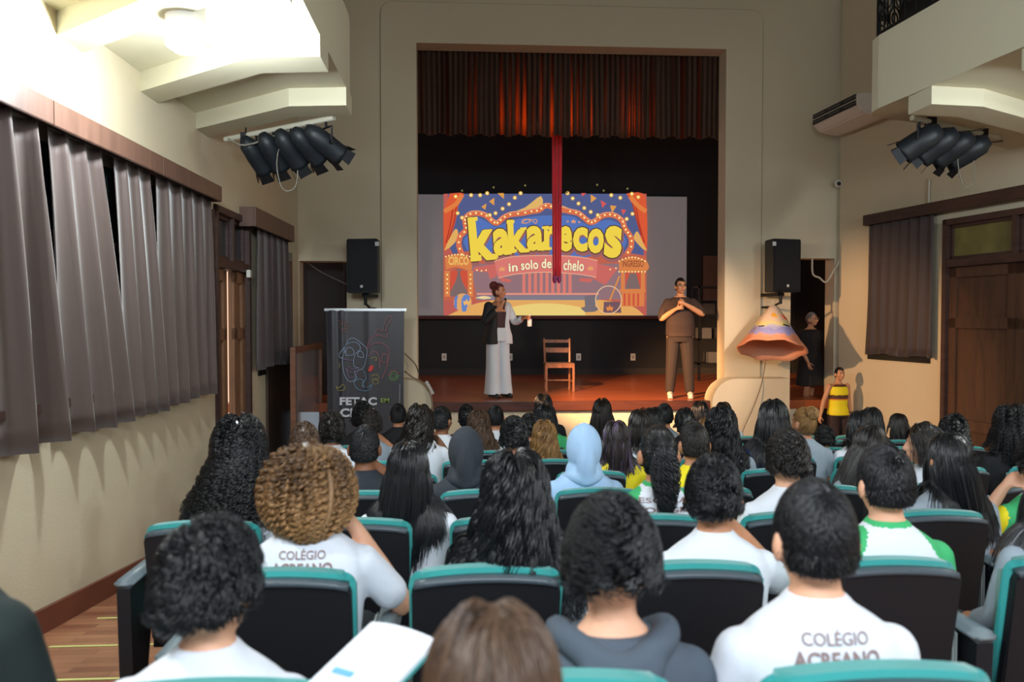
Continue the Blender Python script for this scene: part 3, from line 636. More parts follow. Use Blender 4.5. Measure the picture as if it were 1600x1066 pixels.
ribbon(atY(865, 214, SK).x, atY(868, 430, SK).x, .105, .075, stop, atY(868, 432, SK).z, 0, red, 'cloth_strip')
ribbon(atY(875, 214, SK).x, atY(873, 430, SK).x, .115, .07, stop, atY(873, 432, SK).z, 2, red, 'cloth_strip')
bm = B(); zb = atY(868, 436, SK).z-stop
for dx in (-.035, .035): ell(bm, (dx, 0, zb), (.035, .04, .07))
obj('knotted_end', bm, mat('patterned_tie', '#8c2c66', .6, var=.5, vscale=20), t, True)
# ---- wooden chair on the stage
cy = 13.0; c0 = atY(875, 612, cy); CW = (atY(896, 600, cy).x-atY(852, 600, cy).x)
cy = atZ(875, 612, STAGE).y; c0 = atZ(875, 612, STAGE)
t = thing('wooden_chair', 'small wooden chair with two back slats standing at the centre of the stage', 'chair', (c0.x, c0.y+.2, STAGE))
wm = wood_mat('chair_wood', '#6b4028', '#8f5c38', .4, (5, 5, 1), 3)
hw = .215
for sx in (-1, 1):
    bm = B(); box(bm, sx*hw-.018, sx*hw+.018, -.20, -.165, 0, .42, bev=.004); obj('leg', bm, wm, t)
    bm = B(); tube(bm, [(sx*hw*.93, .19, 0), (sx*hw*.93, .17, .42), (sx*hw*.95, .20, .6), (sx*hw*.97, .245, .83)], [.018, .02, .02, .016], 6); obj('leg', bm, wm, t)
bm = B(); box(bm, -.235, .235, -.215, .2, .42, .445, bev=.008); box(bm, -.215, .215, -.195, .18, .375, .42); obj('seat', bm, wm, t)
for z0, z1, y in ((.76, .81, .232), (.60, .68, .21)):
    bm = B(); box(bm, -.205, .205, y-.01, y+.01, z0, z1, bev=.004); obj('back_slat', bm, wm, t)
bm = B(); box(bm, -.2, .2, .165, .185, .14, .165); box(bm, -.2, .2, -.192, -.172, .12, .145) if False else None; box(bm, -hw-.01, -hw+.01, -.17, .17, .14, .165); box(bm, hw-.01, hw+.01, -.17, .17, .14, .165); obj('stretcher', bm, wm, t)
# ---- loudspeakers on the stage wall
def speaker(pa, pb, yaw, lab, logo_side):
    c = atY((pa[0]+pb[0])/2, (pa[1]+pb[1])/2, 11.15); w = (pb[0]-pa[0])/F*11.1; h = (pb[1]-pa[1])/F*11.1
    t = thing('loudspeaker', lab, 'speaker', c, yaw, 'loudspeakers on the stage wall'); w *= .86; d = .30
    bm = B(); prism(bm, [(-w/2, -d/2, -h/2), (w/2, -d/2, -h/2), (w*.36, d/2, -h/2), (-w*.36, d/2, -h/2)], (0, 0, h)); bmesh.ops.bevel(bm, geom=bm.edges[:], offset=.012, segments=2, affect='EDGES'); obj('cabinet', bm, BK, t)
    bm = B(); box(bm, -w/2+.02, w/2-.02, -d/2-.012, -d/2+.0, -h/2+.03, h/2-.02, bev=.008); obj('grille', bm, mat('speaker_grille', '#101319', .7, bump=.3, bscale=400), t)
    bm = B(); box(bm, .20*logo_side*w/.4-.028 if True else 0, .20*logo_side*w/.4+.028, -d/2-.016, -d/2-.012, h/2-.1, h/2-.045); lb = obj('corner_badge', bm, mat('badge_white', '#cfd2d4', .4), t)
    bm = B(); cyl(bm, (0, -d/2-.017, -h/2+.085), (0, -d/2-.012, -h/2+.085), .02, 14); obj('round_badge', bm, mat('badge_white', '#cfd2d4', .4), t)
    bm = B(); box(bm, -.05, .05, -.02, .4, -h/2-.05, -h/2-.005, bev=.006); cyl(bm, (0, 0, -h/2-.16), (0, 0, -h/2), .022); tube(bm, [(0, 0, -h/2-.14), (0, .2, -h/2-.2), (0, .42, -h/2-.2)], .016, 8); obj('wall_bracket', bm, DM, t)
    return t, h
spk1, h1 = speaker((542, 375), (600, 458), math.radians(-12), 'black loudspeaker on a bracket left of the stage opening', 1)
spk2, h2 = speaker((1190, 374), (1250, 458), math.radians(14), 'black loudspeaker on a bracket right of the stage opening', -1)
# ---- papier-mache cone hanging under the right speaker
cc = atY(1209, 478, 11.05); t = thing('hanging_cone', 'large painted paper cone with sun and sea pattern hanging below the right loudspeaker', 'decoration', cc)
cm = mat('painted_paper', '#d8b49c', .8, bump=.6, bscale=25); N, L = nodes(cm); b = N['Principled BSDF']
tc = N.new('ShaderNodeTexCoord'); sep = N.new('ShaderNodeSeparateXYZ'); nz = N.new('ShaderNodeTexNoise'); nz.inputs['Scale'].default_value = 9; nz.inputs['Detail'].default_value = 4
ad = N.new('ShaderNodeMath'); ad.operation = 'MULTIPLY_ADD'; ad.inputs[1].default_value = .14; rp = N.new('ShaderNodeValToRGB'); rp.color_ramp.interpolation = 'LINEAR'
mr = N.new('ShaderNodeMapRange'); mr.inputs[1].default_value = -.62; mr.inputs[2].default_value = 0.1
L.new(tc.outputs['Object'], sep.inputs[0]); L.new(tc.outputs['Object'], nz.inputs['Vector']); L.new(nz.outputs['Fac'], ad.inputs[0]); L.new(sep.outputs['Z'], ad.inputs[2]); L.new(ad.outputs[0], mr.inputs[0]); L.new(mr.outputs[0], rp.inputs[0]); L.new(rp.outputs[0], b.inputs['Base Color'])
cr = rp.color_ramp; cr.elements[0].position = 0; cr.elements[0].color = (*srgb('#d69a7c'), 1); cr.elements[1].position = 1; cr.elements[1].color = (*srgb('#cdb4a4'), 1)
for ps, c in ((.36, '#dd8c68'), (.43, '#e09878'), (.46, '#9c98c8'), (.54, '#9490c4'), (.58, '#b8b0c4'), (.62, '#dccb78'), (.70, '#d8bca0')): e_ = cr.elements.new(ps); e_.color = (*srgb(c), 1)
tilt = Matrix.Rotation(math.radians(-19), 4, 'X') @ Matrix.Rotation(math.radians(9), 4, 'Y')
bm = B(); rings = []; H = .64; R0 = .455
rnd = random.Random(5)
prof = [(0.02, .0), (.06, -.02), (.10, -.08), (.19, -.22), (.29, -.40), (.38, -.54), (.44, -.62), (R0, -H), (R0-.025, -H-.012), (.40, -.60), (.34, -.5), (.24, -.34), (.12, -.16), (.03, -.08)]
for r, z in prof:
    rings.append([tilt @ Vector((r*math.cos(2*PI*k/40)*(1+.02*math.sin(5*k)), r*math.sin(2*PI*k/40)*(1+.015*math.sin(3*k)), z+.012*math.sin(k*1.1)*(r/.4))) for k in range(40)])
ringloft(bm, rings); obj('cone_shell', bm, cm, t, True)
def onside(ang, z, out=.006):
    r = .02+.435*(-z/.62); return tilt @ Vector(((r+out)*math.cos(ang), (r+out)*math.sin(ang), z))
def patch(nm, ang, z, r, col, sq=1):
    bm = B(); c = onside(ang, z); bm.verts.ensure_lookup_table(); nrm = (onside(ang, z, .1)-c).normalized()
    ux = (onside(ang+.1, z)-c).normalized(); uz = (onside(ang, z+.05)-c).normalized()
    P = [c+ux*r*math.cos(2*PI*k/18)*(1+.12*(k % 2))+uz*r*sq*math.sin(2*PI*k/18)*(1+.12*(k % 2)) for k in range(18)]
    prism(bm, [p+nrm*.012 for p in P], -nrm*.02); obj(nm, bm, mat(nm+'_paint', col, .8), t)
patch('painted_sun', -1.75, -.20, .05, '#eeaa3a'); patch('painted_flower', -.95, -.20, .045, '#d8502c'); patch('painted_bird', -1.25, -.36, .05, '#2c2420', .14); patch('painted_boat', -2.4, -.40, .04, '#3a3030', .12)
bm = B(); tube(bm, [(0, 0, -.02), (0, 0, .08)], .012, 6); obj('hanging_cord', bm, mat('string', '#b8ac94', .8), t)
# ---- lighting bars with theatre spots under the balcony ends
def par(t, c, dirv, r=.085, Ln=.30):
    dirv = Vector(dirv).normalized(); c = Vector(c); a = c-dirv*Ln/2; b = c+dirv*Ln/2
    h = obj_spot = None
    bm = B(); tube(bm, [a-dirv*.05, a, a+dirv*.02, c, b-dirv*.03, b], [r*.45, r*.75, r*.9, r, r, r*1.12], 18); h = obj('spot_housing', bm, mat('spot_black', '#1a2026', .5, .2), t, True)
    bm = B(); cyl(bm, b, b+dirv*.01, r*.95, 18); obj('lens', bm, mat('lens_glass', '#20252c', .15), h)
    bm = B(); sdw = dirv.cross(Vector((0, 0, 1))).normalized()
    tube(bm, [c+sdw*(r+.01), c+sdw*(r+.012)+Vector((0, 0, .13)), c-sdw*(r+.012)+Vector((0, 0, .13)), c-sdw*(r+.01)], .009, 6); tube(bm, [c+Vector((0, 0, .13)), c+Vector((0, 0, .19))], .012, 6); cyl(bm, c+sdw*(r+.005), c+sdw*(r+.03), .02, 10)
    obj('yoke', bm, DM, t)
    for k in range(4):
        pass
    bm = B(); u = dirv.orthogonal().normalized(); v = dirv.cross(u)
    for k in range(4):
        q = math.cos(k*PI/2+.7)*u+math.sin(k*PI/2+.7)*v; w = dirv.cross(q)
        prism(bm, [b+q*r*1.0-w*r*.6, b+q*r*1.0+w*r*.6, b+q*r*1.2+w*r*.7+dirv*.07, b+q*r*1.2-w*r*.7+dirv*.07], q*.004)
    obj('barn_door', bm, DM, t)
def lightbar(pa, pb, Ya, Yb, spots, lab, dirs, r=.085):
    A = atY(*pa, Ya); Bp = atY(*pb, Yb); t = thing('light_bar', lab, 'stage lights', A, group='bars of stage spotlights')
    A = A.copy(); d = Bp-A
    bm = B(); tube(bm, [(0, 0, 0), d], .024, 10); obj('pipe', bm, mat('pale_pipe', '#b9b6a6', .4), t)
    bm = B()
    for k in (.2, .8): q = d*k; tube(bm, [q, (q.x, q.y, BOT-A.z)], .008, 6); box(bm, q.x-.04, q.x+.04, q.y-.03, q.y+.03, -.03, .035)
    obj('hanger', bm, DM, t)
    for k, dv in zip(spots, dirs): q = d*k+Vector((0, 0, -.2)); par(t, q, dv, r)
    bm = B(); q = d*.55
    tube(bm, smoothpts([q+Vector((0, 0, -.03)), q+Vector((-.05, -.03, -.3)), q+Vector((.0, -.04, -.52)), q+Vector((.10, -.02, -.5)), q+Vector((.12, 0, -.3)), q+Vector((.1, 0, -.05))], 4), .005, 5)
    tube(bm, smoothpts([q+Vector((-.45, -.03, -.1)), q+Vector((-.3, -.05, -.16)), q+Vector((0, -.03, -.05)), q+Vector((.2, -.02, .0))], 4), .007, 5); obj('cable', bm, mat('cable_grey', '#77746a', .6), t)
lightbar((352, 218), (522, 184), 7.45, 6.9, (.30, .46, .62, .78, .93), 'row of black spotlights on a pale pipe under the left balcony end', [(.25, .5, -.45), (.2, .45, -.42), (.3, .5, -.5), (.35, .5, -.4), (.6, .45, -.45)])
lightbar((1425, 184), (1560, 214), 6.95, 7.6, (.08, .26, .44, .62), 'cluster of black spotlights on a pipe under the right balcony', [(-.55, .4, -.4), (-.5, .45, -.42), (-.45, .5, -.4), (-.5, .5, -.35)], .105)
# ---- air conditioner high on the right wall
a0 = atY(1268, 192, 10.9); t = thing('air_conditioner', 'long pale air conditioner with dark slotted grille high on right wall', 'air conditioner', a0)
A_ = atY(1269, 197, 11.2); B_ = atY(1340, 165, 10.05); dd = (B_-A_); dd.z = 0; Ld = dd.length; X = dd.normalized(); Yx = Vector((0, 0, 1)).cross(X)
MA = Matrix(((X.x, Yx.x, 0, A_.x-a0.x), (X.y, Yx.y, 0, A_.y-a0.y), (0, 0, 1, A_.z-a0.z), (0, 0, 0, 1)))
bm = B(); prism(bm, [MA @ Vector(p) for p in ((0, 0, 0), (0, -.0, .15), (0, .62, .18), (0, .66, .10), (0, .60, -.06), (0, .35, -.14), (0, .1, -.09))], MA.to_3x3() @ Vector((Ld, 0, 0)))
bmesh.ops.bevel(bm, geom=bm.edges[:], offset=.02, segments=2, affect='EDGES'); obj('casing', bm, mat('ac_white', '#d8cfc4', .5), t)
for z0, z1 in ((.005, .065), (.082, .142)):
    bm = B(); box(bm, .04, Ld-.04, -.012, .003, z0, z1, MA); g = obj('air_grille', bm, mat('grille_dark', '#20201f', .6), t)
    bm = B()
    for k in range(3): box(bm, .08+k*Ld/3, .08+k*Ld/3+Ld/4, -.02, -.012, z0+.02, z0+.035, MA)
    obj('vane', bm, mat('vane_grey', '#54524e', .5), g)
bm = B(); box(bm, .1, Ld-.1, .62, RX(10.9)-A_.x-.02, .02, .09, MA); obj('wall_mount', bm, mat('ac_white', '#d8cfc4', .5), t)
# ---- security camera
c = atY(1310, 287, 11.45); t = thing('security_camera', 'small white security camera in the corner above the right doorway', 'camera', c)
bm = B(); ell(bm, (0, 0, 0), (.055, .06, .055)); box(bm, -.01, .01, 0, .15, -.01, .01); obj('camera_body', bm, mat('white_plastic', '#d8d6cc', .4), t, True)
bm = B(); ell(bm, (-.015, -.05, -.008), (.03, .02, .03)); obj('camera_lens', bm, BK, t, True)
# ---- roll-up banner
by = 10.9; bl_, br_ = atY(508, 485, by), atY(633, 485, by); zt = bl_.z; zb0 = floorz(by)+.08
t = thing('rollup_banner', 'dark roll-up banner with two line-drawn theatre masks left of the stage', 'banner', ((bl_.x+br_.x)/2, by, floorz(by)))
bpy.context.view_layer.update()
inv = t.matrix_world.inverted()
bm = B(); n = 60; rows = []
for j in range(12):
    v = j/11; z = zt+(zb0-zt)*v; inn = .012*math.sin(v*PI)
    rows.append([bm.verts.new((bl_.x+.01+inn+(br_.x-bl_.x-.02-2*inn)*i/n, by+(.022*math.exp(-((i/n-.08)/.05)**2)+.018*math.exp(-((i/n-.2)/.04)**2)+.008*math.exp(-((i/n-.55)/.05)**2))*(1-.2*v)*-1, z)) for i in range(n+1)])
for j in range(11):
    for i in range(n): bm.faces.new((rows[j][i], rows[j][i+1], rows[j+1][i+1], rows[j+1][i]))
bm.normal_update(); bmesh.ops.solidify(bm, geom=bm.faces[:], thickness=.002)
o = obj('banner_sheet', bm, mat('banner_vinyl', '#403d42', .42, spec=.5), t, False); o.matrix_parent_inverse = inv
for nm, z0, z1, d_ in (('top_rail', zt-.01, zt+.025, .015), ('base_case', floorz(by)+.01, zb0, .08)):
    bm = B(); box(bm, bl_.x-.01, br_.x+.015, by-d_, by+d_, z0, z1, bev=.004); o = obj(nm, bm, mat('aluminium', '#c4c8cc', .3, .7), t); o.matrix_parent_inverse = inv
G = Pane(by-.03, t); zz = 0
def q_(x, y): return (500+x/6.093, 475+y/6.093)
def qs(P): return cat([q_(*p) for p in P], 4)
def ink(n, c): return mat('ink_'+n, c, .5)
G.strip('smiling_mask_outline', [qs([(240, 440), (215, 520), (220, 620), (250, 710), (300, 740), (350, 700), (330, 650), (410, 610), (440, 520), (445, 430), (400, 380), (330, 330), (280, 335), (240, 400), (180, 490), (215, 520)]), qs([(225, 480), (240, 400), (300, 365), (360, 375), (385, 430), (335, 480), (320, 560), (330, 600), (375, 610)]), qs([(245, 490), (250, 430), (290, 415), (320, 445), (315, 485), (245, 490)]), qs([(360, 500), (365, 460), (400, 455), (415, 510), (360, 500)])], .9, ink('blue', '#9ab0cc'))
G.strip('smiling_mask_mouth', [qs([(245, 610), (290, 650), (360, 635), (330, 690), (280, 695), (245, 610)]), qs([(225, 525), (270, 535), (320, 540)]), qs([(270, 590), (310, 620), (370, 610)])], .9, ink('violet', '#8a6e98'))
G.strip('sad_mask_outline', [qs([(450, 420), (480, 330), (560, 295), (600, 310)]), qs([(450, 430), (500, 385), (560, 372), (620, 390), (655, 440), (655, 520), (630, 620), (590, 710)]), qs([(465, 500), (500, 455), (545, 465), (565, 530), (570, 610)]), qs([(590, 520), (600, 475), (640, 490), (640, 550), (600, 560), (575, 530)])], .9, ink('rose', '#b0606c'))
G.strip('sad_mask_tail', [qs([(410, 620), (440, 700), (410, 760), (440, 800), (500, 760)]), qs([(350, 690), (325, 740), (350, 800), (410, 828), (470, 815), (500, 760)]), qs([(330, 740), (370, 715), (410, 730), (405, 780), (440, 800)])], .9, ink('cyan', '#6f9cb8'))
G.strip('yellow_scribble', [qs([(150, 775), (180, 825), (240, 810), (220, 765), (180, 800), (150, 775)]), qs([(485, 690), (540, 670), (560, 710), (500, 730), (520, 765), (560, 750), (530, 710), (490, 720)]), qs([(485, 520), (530, 505), (540, 540), (520, 530)]), qs([(180, 610), (190, 590), (185, 560)])], .9, ink('olive', '#a89a4c'))
G.strip('guitar_drawing', [qs([(560, 290), (530, 280), (545, 240), (590, 255), (640, 265), (635, 320), (600, 310), (560, 290)]), qs([(600, 255), (630, 150), (660, 115), (685, 135), (640, 210), (635, 270)])], .9, ink('brown', '#a0686a'))
sun = [[q_(215+30*math.cos(a), 215+30*math.sin(a)), q_(215+75*math.cos(a), 215+75*math.sin(a))] for a in [k*PI/6 for k in range(12)]]
G.strip('sun_drawing', [qs([(215+28*math.cos(a*PI/5), 215+28*math.sin(a*PI/5)) for a in range(11)])]+sun[-4:]+sun[:4], .8, ink('rust', '#8c5a50'))
sun = [[q_(705+38*math.cos(a), 680+38*math.sin(a)), q_(705+60*math.cos(a), 680+60*math.sin(a))] for a in [k*PI/8 for k in range(16)]]
G.strip('green_sun_drawing', [qs([(705+36*math.cos(a*PI/5), 680+36*math.sin(a*PI/5)) for a in range(11)]), qs([(680, 680), (700, 665), (730, 690), (690, 700)])]+sun[:8], .9, ink('green', '#6f9c5c'))
G.strip('green_sun_rays', sun[8:], .9, ink('redray', '#a85058'))
G.multi('red_cheek', [qs([(462, 630), (480, 590), (510, 585), (505, 625), (475, 645), (462, 630)])], ink('red', '#e03c34'))
G.warp = None
wt = ink('white', '#e4e4e8'); k1 = q_(192, 885); k2 = q_(545, 962)
G.glyph('banner_lettering', 'FETAC', *k1, *k2, wt, .045, spacing=1.05)
k1 = q_(582, 895); k2 = q_(660, 935); G.glyph('banner_small_lettering', 'EM', *k1, *k2, ink('lime', '#a0c050'), .01)
k1 = q_(195, 990); k2 = q_(560, 1075); G.glyph('banner_lettering', 'CENA', *k1, *k2, wt, .045, spacing=1.05)
G.multi('banner_side_print', [[q_(756, 760), q_(770, 760), q_(766, 945), q_(756, 945)]], ink('grey', '#77767c'))
# ---- wooden framed glossy panel parallel to the left wall
Xp = -1.93; ya, yb = 9.30, 10.55; zt0 = 1.13; t = thing('framed_panel', 'wood framed glossy panel standing edge-on before the left stage doorway', 'panel', (Xp, ya, floorz(ya)))
pa_ = atY(458, 545, 1); 
def Yon(px): d = ray(px, 520); return Xp*d[1]/d[0]
ya, yb = Yon(457), Yon(500)
zt0 = atY(457, 543, ya).z; zf = floorz(yb); t.location = (Xp, ya, floorz(ya))
org = Vector(t.location)
fw = wood_mat('panel_frame_wood', '#6e4630', '#8a5a3c', .5, (2, 2, 6), 2)
bm = B(); 
for (p, q, z0, z1) in ((ya, ya+.06, floorz(ya), zt0), (yb-.06, yb, floorz(yb), zt0), (ya+.06, yb-.06, zt0-.07, zt0), (ya+.06, yb-.06, floorz(ya)+.02, floorz(ya)+.12)): box(bm, -.03, .03, p-org.y, q-org.y, z0-org.z, z1-org.z)
obj('panel_frame', bm, fw, t)
bm = B(); box(bm, -.01, .01, ya+.06-org.y, yb-.06-org.y, floorz(ya)+.12-org.z, zt0-.07-org.z); gm = mat('glossy_board', '#b7aead', .12, spec=.8); N, L = nodes(gm); b = N['Principled BSDF']; b.inputs['Metallic'].default_value = .35; b.inputs['Roughness'].default_value = .07
obj('glossy_sheet', bm, gm, t)
# ---- power strip, cables
def cable(lab, P, r, col, name='power_cable'):
    P = [Vector(p) for p in P]; bm = B(); o0 = P[0].copy(); tube(bm, smoothpts([p-o0 for p in P], 5), r, 6); o = obj(name, bm, mat('cable_'+col.strip('#'), col, .6), smooth=True); o.location = o0; return tag(o, lab, 'cable')
cable('thin dark cable sagging from the banner to the left edge of the stage', [atY(632, 552, 11.5), atY(648, 568, 11.5), atY(654, 582, 11.4)], .008, '#55514a')
cable('thin cable looping from the banner down over the rounded left stage cheek', [atY(632, 580, 11.2), atY(645, 590, 11.2), atY(658, 596, 11.2), atY(668, 606, 11.2), atY(674, 622, 11.18), atY(677, 645, 11.18)], .012, '#7c6b58')
c = atY(671, 606, 11.28); t = thing('power_strip', 'grey power strip on top of the rounded cheek at left stage edge', 'power strip', c)
rot = Matrix.Rotation(math.radians(62), 4, 'Y')
bm = B(); box(bm, -.10, .10, -.03, .03, -.02, .025, rot, .006); obj('strip_body', bm, mat('strip_grey', '#b5b3ac', .5), t)
bm = B()
for k in (-.06, 0, .06): box(bm, k-.018, k+.018, -.02, .02, .025, .032, rot)
obj('socket_face', bm, BK, t)
cable('thin cable hanging from the painted cone down the wall to the floor', [atY(1196, 566, 11.3), atY(1190, 600, 11.2), atY(1178, 635, 11.15), atY(1162, 670, 11.1), atY(1158, 690, 11.1)], .006, '#6b5e52')
cable('white cable conduit looping down at the top of the right doorway', [atY(1269, 404, 11.55), atY(1270, 428, 11.5), atY(1280, 434, 11.5), atY(1291, 441, 11.5), atY(1302, 424, 11.5), atY(1312, 404, 11.5), atY(1313, 345, 11.5)], .014, '#c8c0ac', 'cable_conduit')
cable('thin vertical conduit on the right wall above the curtain box', [atR(1452, 280, .02), atR(1451, 318, .02)], .012, '#c8c4b4', 'cable_conduit')
cable('black cable running from the right spotlights along the wall', [atY(1500, 205, 7.6), atY(1540, 222, 7.7), atR(1590, 216, .03), atR(1640, 205, .03)], .008, '#3c3a38')
cable('pale cable strung inside the dark left doorway', [atY(478, 408, 12), atY(500, 424, 12), atY(545, 446, 12)], .006, '#7c7c78')
for px, py, lab in ((381, 343+85, 'small white switch box on the left door frame'), (408, 566, 'small white socket below the short left curtain')):
    p = atL(px+8 if py < 500 else px, py, .05); bm = B(); box(bm, -.02, .02, -.035, .035, -.04, .04, bev=.005); o = obj('wall_switch', bm, mat('white_plastic', '#d8d6cc', .4)); o.location = p; tag(o, lab, 'switch')
# wing clutter: stacked dark stools and a lit doorway on the right of the stage
p = atY(1104, 560, 15.2); t = thing('equipment_rack', 'dark equipment rack with pale boxes in the right stage wing', 'rack', (p.x+.1, 15.2, STAGE))
bm = B()
for sx in (-.3, .3):
    for sy in (-.2, .2): box(bm, sx-.02, sx+.02, sy-.02, sy+.02, 0, 1.75)
for z in (.3, .75, 1.2, 1.72): box(bm, -.32, .32, -.22, .22, z, z+.03)
obj('rack_frame', bm, DM, t)
for k, (dx, z) in enumerate(((-.16, .78), (.12, .78), (0, .33), (-.1, 1.23))):
    bm = B(); box(bm, dx-.11, dx+.11, -.16, .16, z, z+.2, bev=.01); obj('stored_box', bm, mat('box_grey%d' % (k % 2), ['#54565c', '#26272a'][k % 2], .6), t)
bm = B(); a = atY(1098, 400, 16.84); b2 = atY(1135, 470, 16.84); box(bm, a.x, b2.x, 16.8, 16.86, b2.z, a.z); tag(obj('wooden_hatch', bm, wood_mat('hatch_wood', '#4a2c1c', '#5c3822', .5)), 'small brown wooden hatch on the dark wall at stage right', 'hatch')
# people-free foreground: notebook
# ================================================================== SEATS
TEAL = mat('teal_fabric', '#1a8886', .75, sheen=.35, bump=.15, bscale=250)
SHELL = mat('black_seat_shell', '#080b13', .6, bump=.08, bscale=300)
EDGE = mat('grey_shell_edge', '#4a545c', .35)
ARM = mat('grey_armrest', '#6e7a80', .45)
TAB = mat('grey_tablet', '#8a9290', .45)
def backshape(w, z0, z1, r, arch, n=6):
    P = [(-w, z0+.03), (-w+.03, z0), (w-.03, z0), (w, z0+.03)]
    P += [(w-r+r*math.cos(k*PI/2/n), z1-r+r*math.sin(k*PI/2/n)) for k in range(n+1)]
    P += [(x, z1+arch*(1-(x/(w-r))**2)) for x in [(w-r)*(1-2*i/8) for i in range(1, 8)]]
    P += [(-w+r-r*math.sin(k*PI/2/n), z1-r+r*math.cos(k*PI/2/n)) for k in range(n+1)]
    return P
def rec(z): return .085*(1-(z-.38)/.5)      # recline: lower parts sit further forward
def solidback(bm, P, y0, y1, bev=.01):
    a = [bm.verts.new((x, y0+rec(z), z)) for x, z in P]; b = [bm.verts.new((x, y1+rec(z), z)) for x, z in P]
    bm.faces.new(a); bm.faces.new(b[::-1]); n = len(a)
    for i in range(n): bm.faces.new((a[i], b[i], b[(i+1) % n], a[(i+1) % n]))
    if bev: bmesh.ops.bevel(bm, geom=[e for e in bm.edges if abs((e.verts[0].co.y-rec(e.verts[0].co.z))-(e.verts[1].co.y-rec(e.verts[1].co.z))) < 1e-4], offset=bev, segments=2, affect='EDGES')
def make_seat(both):
    t = empty('theatre_seat')
    bm = B(); solidback(bm, backshape(.207, .36, .815, .03, .012), .0, .035, .006); sh = obj('back_shell', bm, SHELL, t)
    bm = B(); rings = []
    for k in range(13):
        x = -.2+.4*k/12; z = .815+.012*(1-(x/.18)**2 if abs(x) < .18 else 0); z = min(z, .827)-(.006 if abs(x) > .185 else 0)
        rings.append([(x, rec(z)-.004, z-.012), (x, rec(z)+.034, z-.01), (x, rec(z)+.034, z+.006), (x, rec(z)+.002, z+.004)])
    ringloft(bm, rings); obj('shell_rim', bm, EDGE, sh, True)
    bm = B(); solidback(bm, backshape(.217, .40, .838, .04, .012), .032, .075, .02); obj('back_cushion', bm, TEAL, t, True)
    bm = B(); box(bm, -.215, .215, .13, .56, .385, .46, bev=.03); obj('seat_cushion', bm, TEAL, t, True)
    bm = B(); box(bm, -.2, .2, .12, .54, .345, .385, bev=.01); obj('seat_base', bm, SHELL, t)
    for sx in ((-1, 1) if both else (1,)):
        x = sx*.29
        bm = B(); box(bm, x-.035, x+.035, .02, .44, .60, .635, bev=.012); ar = obj('armrest', bm, ARM, t, True)
        bm = B(); prism(bm, [(x-.025, .06, .0), (x-.025, .14, .0), (x-.025, .30, .6), (x-.025, .03, .6)], (.05, 0, 0)); obj('side_panel', bm, SHELL, t)
        bm = B(); box(bm, x-.035, x+.035, .0, .30, -.01, .03, bev=.01); obj('foot', bm, SHELL, t)
        if sx > 0:
            bm = B(); box(bm, x-.052, x-.037, .10, .38, .28, .61, bev=.006); obj('writing_tablet', bm, TAB, t)
    bm = B(); box(bm, -.25, .25, .22, .27, .30, .345); obj('cross_beam', bm, DM, t)
    return t
def copy_tree(o, parent=None):
    c = o.copy(); COL.objects.link(c)
    if parent: c.parent = parent
    for ch in list(o.children): copy_tree(ch, c)
    return c
PROTO = {False: make_seat(False), True: make_seat(True)}
used = {False: False, True: False}
ROWY = [1.35+.903*i for i in range(-1, 9)]
OFF = [.39, .373, .287, .39, .33, .44, .30, .46, .40, .40]
JMIN = [-1, -2, -1, -2, -2, -2, -2, -2, -2, -2]
RN = ['first', 'second', 'third', 'fourth', 'fifth', 'sixth', 'seventh', 'eighth', 'ninth', 'tenth']
ORD = ['first', 'second', 'third', 'fourth', 'fifth', 'sixth', 'seventh', 'eighth', 'ninth', 'tenth', 'eleventh', 'twelfth', 'thirteenth', 'fourteenth']
for r, (Y, of, j0) in enumerate(zip(ROWY, OFF, JMIN)):
    if r == 0: continue
    j = j0; k = 0
    while True:
        X = of+.58*j-.215
        xl = (X-.22)
        # stop at the frame edge / right aisle
        if xl > Y*.708+.0 or X > RX(Y)-1.15 or k > 13: break
        both = (j == j0)
        src = PROTO[both]
        t = src if not used[both] else copy_tree(src)
        used[both] = True
        t.location = (X, Y, floorz(Y)); t.rotation_euler = (math.atan(-.0895)*0, 0, 0)
        tag(t, 'black backed teal theatre seat, %s from the left in the %s row from the camera' % (ORD[k], RN[r-1]), 'seat', 'theatre seats in rows')
        j += 1; k += 1
# ================================================================== PEOPLE
def skinmat(n, c): 
    m = mat('skin_'+n, c, .55, bump=.05, bscale=120); b = m.node_tree.nodes['Principled BSDF']; b.inputs['Subsurface Weight'].default_value = .08; b.inputs['Subsurface Radius'].default_value = (.02, .008, .004); return m
SK_L = skinmat('light', '#d9a384'); SK_M = skinmat('tan', '#b87e5c'); SK_D = skinmat('brown', '#8c5a3e'); SK_W = skinmat('warm', '#c08a66')
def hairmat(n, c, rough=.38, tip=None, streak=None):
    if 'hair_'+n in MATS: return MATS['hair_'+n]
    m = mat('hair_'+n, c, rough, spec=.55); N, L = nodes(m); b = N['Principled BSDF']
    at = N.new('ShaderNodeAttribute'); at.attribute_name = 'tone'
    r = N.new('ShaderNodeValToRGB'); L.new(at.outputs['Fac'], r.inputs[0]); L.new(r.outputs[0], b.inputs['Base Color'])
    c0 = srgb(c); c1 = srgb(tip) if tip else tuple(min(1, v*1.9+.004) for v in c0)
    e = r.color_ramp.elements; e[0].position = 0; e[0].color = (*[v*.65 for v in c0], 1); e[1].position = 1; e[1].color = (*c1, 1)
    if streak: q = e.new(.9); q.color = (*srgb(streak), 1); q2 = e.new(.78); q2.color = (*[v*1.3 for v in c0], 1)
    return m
H_BLACK = hairmat('black', '#141519', .34); H_DARK = hairmat('darkbrown', '#1e1816', .38); H_BROWN = hairmat('brown', '#4a3628', .42); H_GREY = hairmat('grey', '#6c6866', .5)
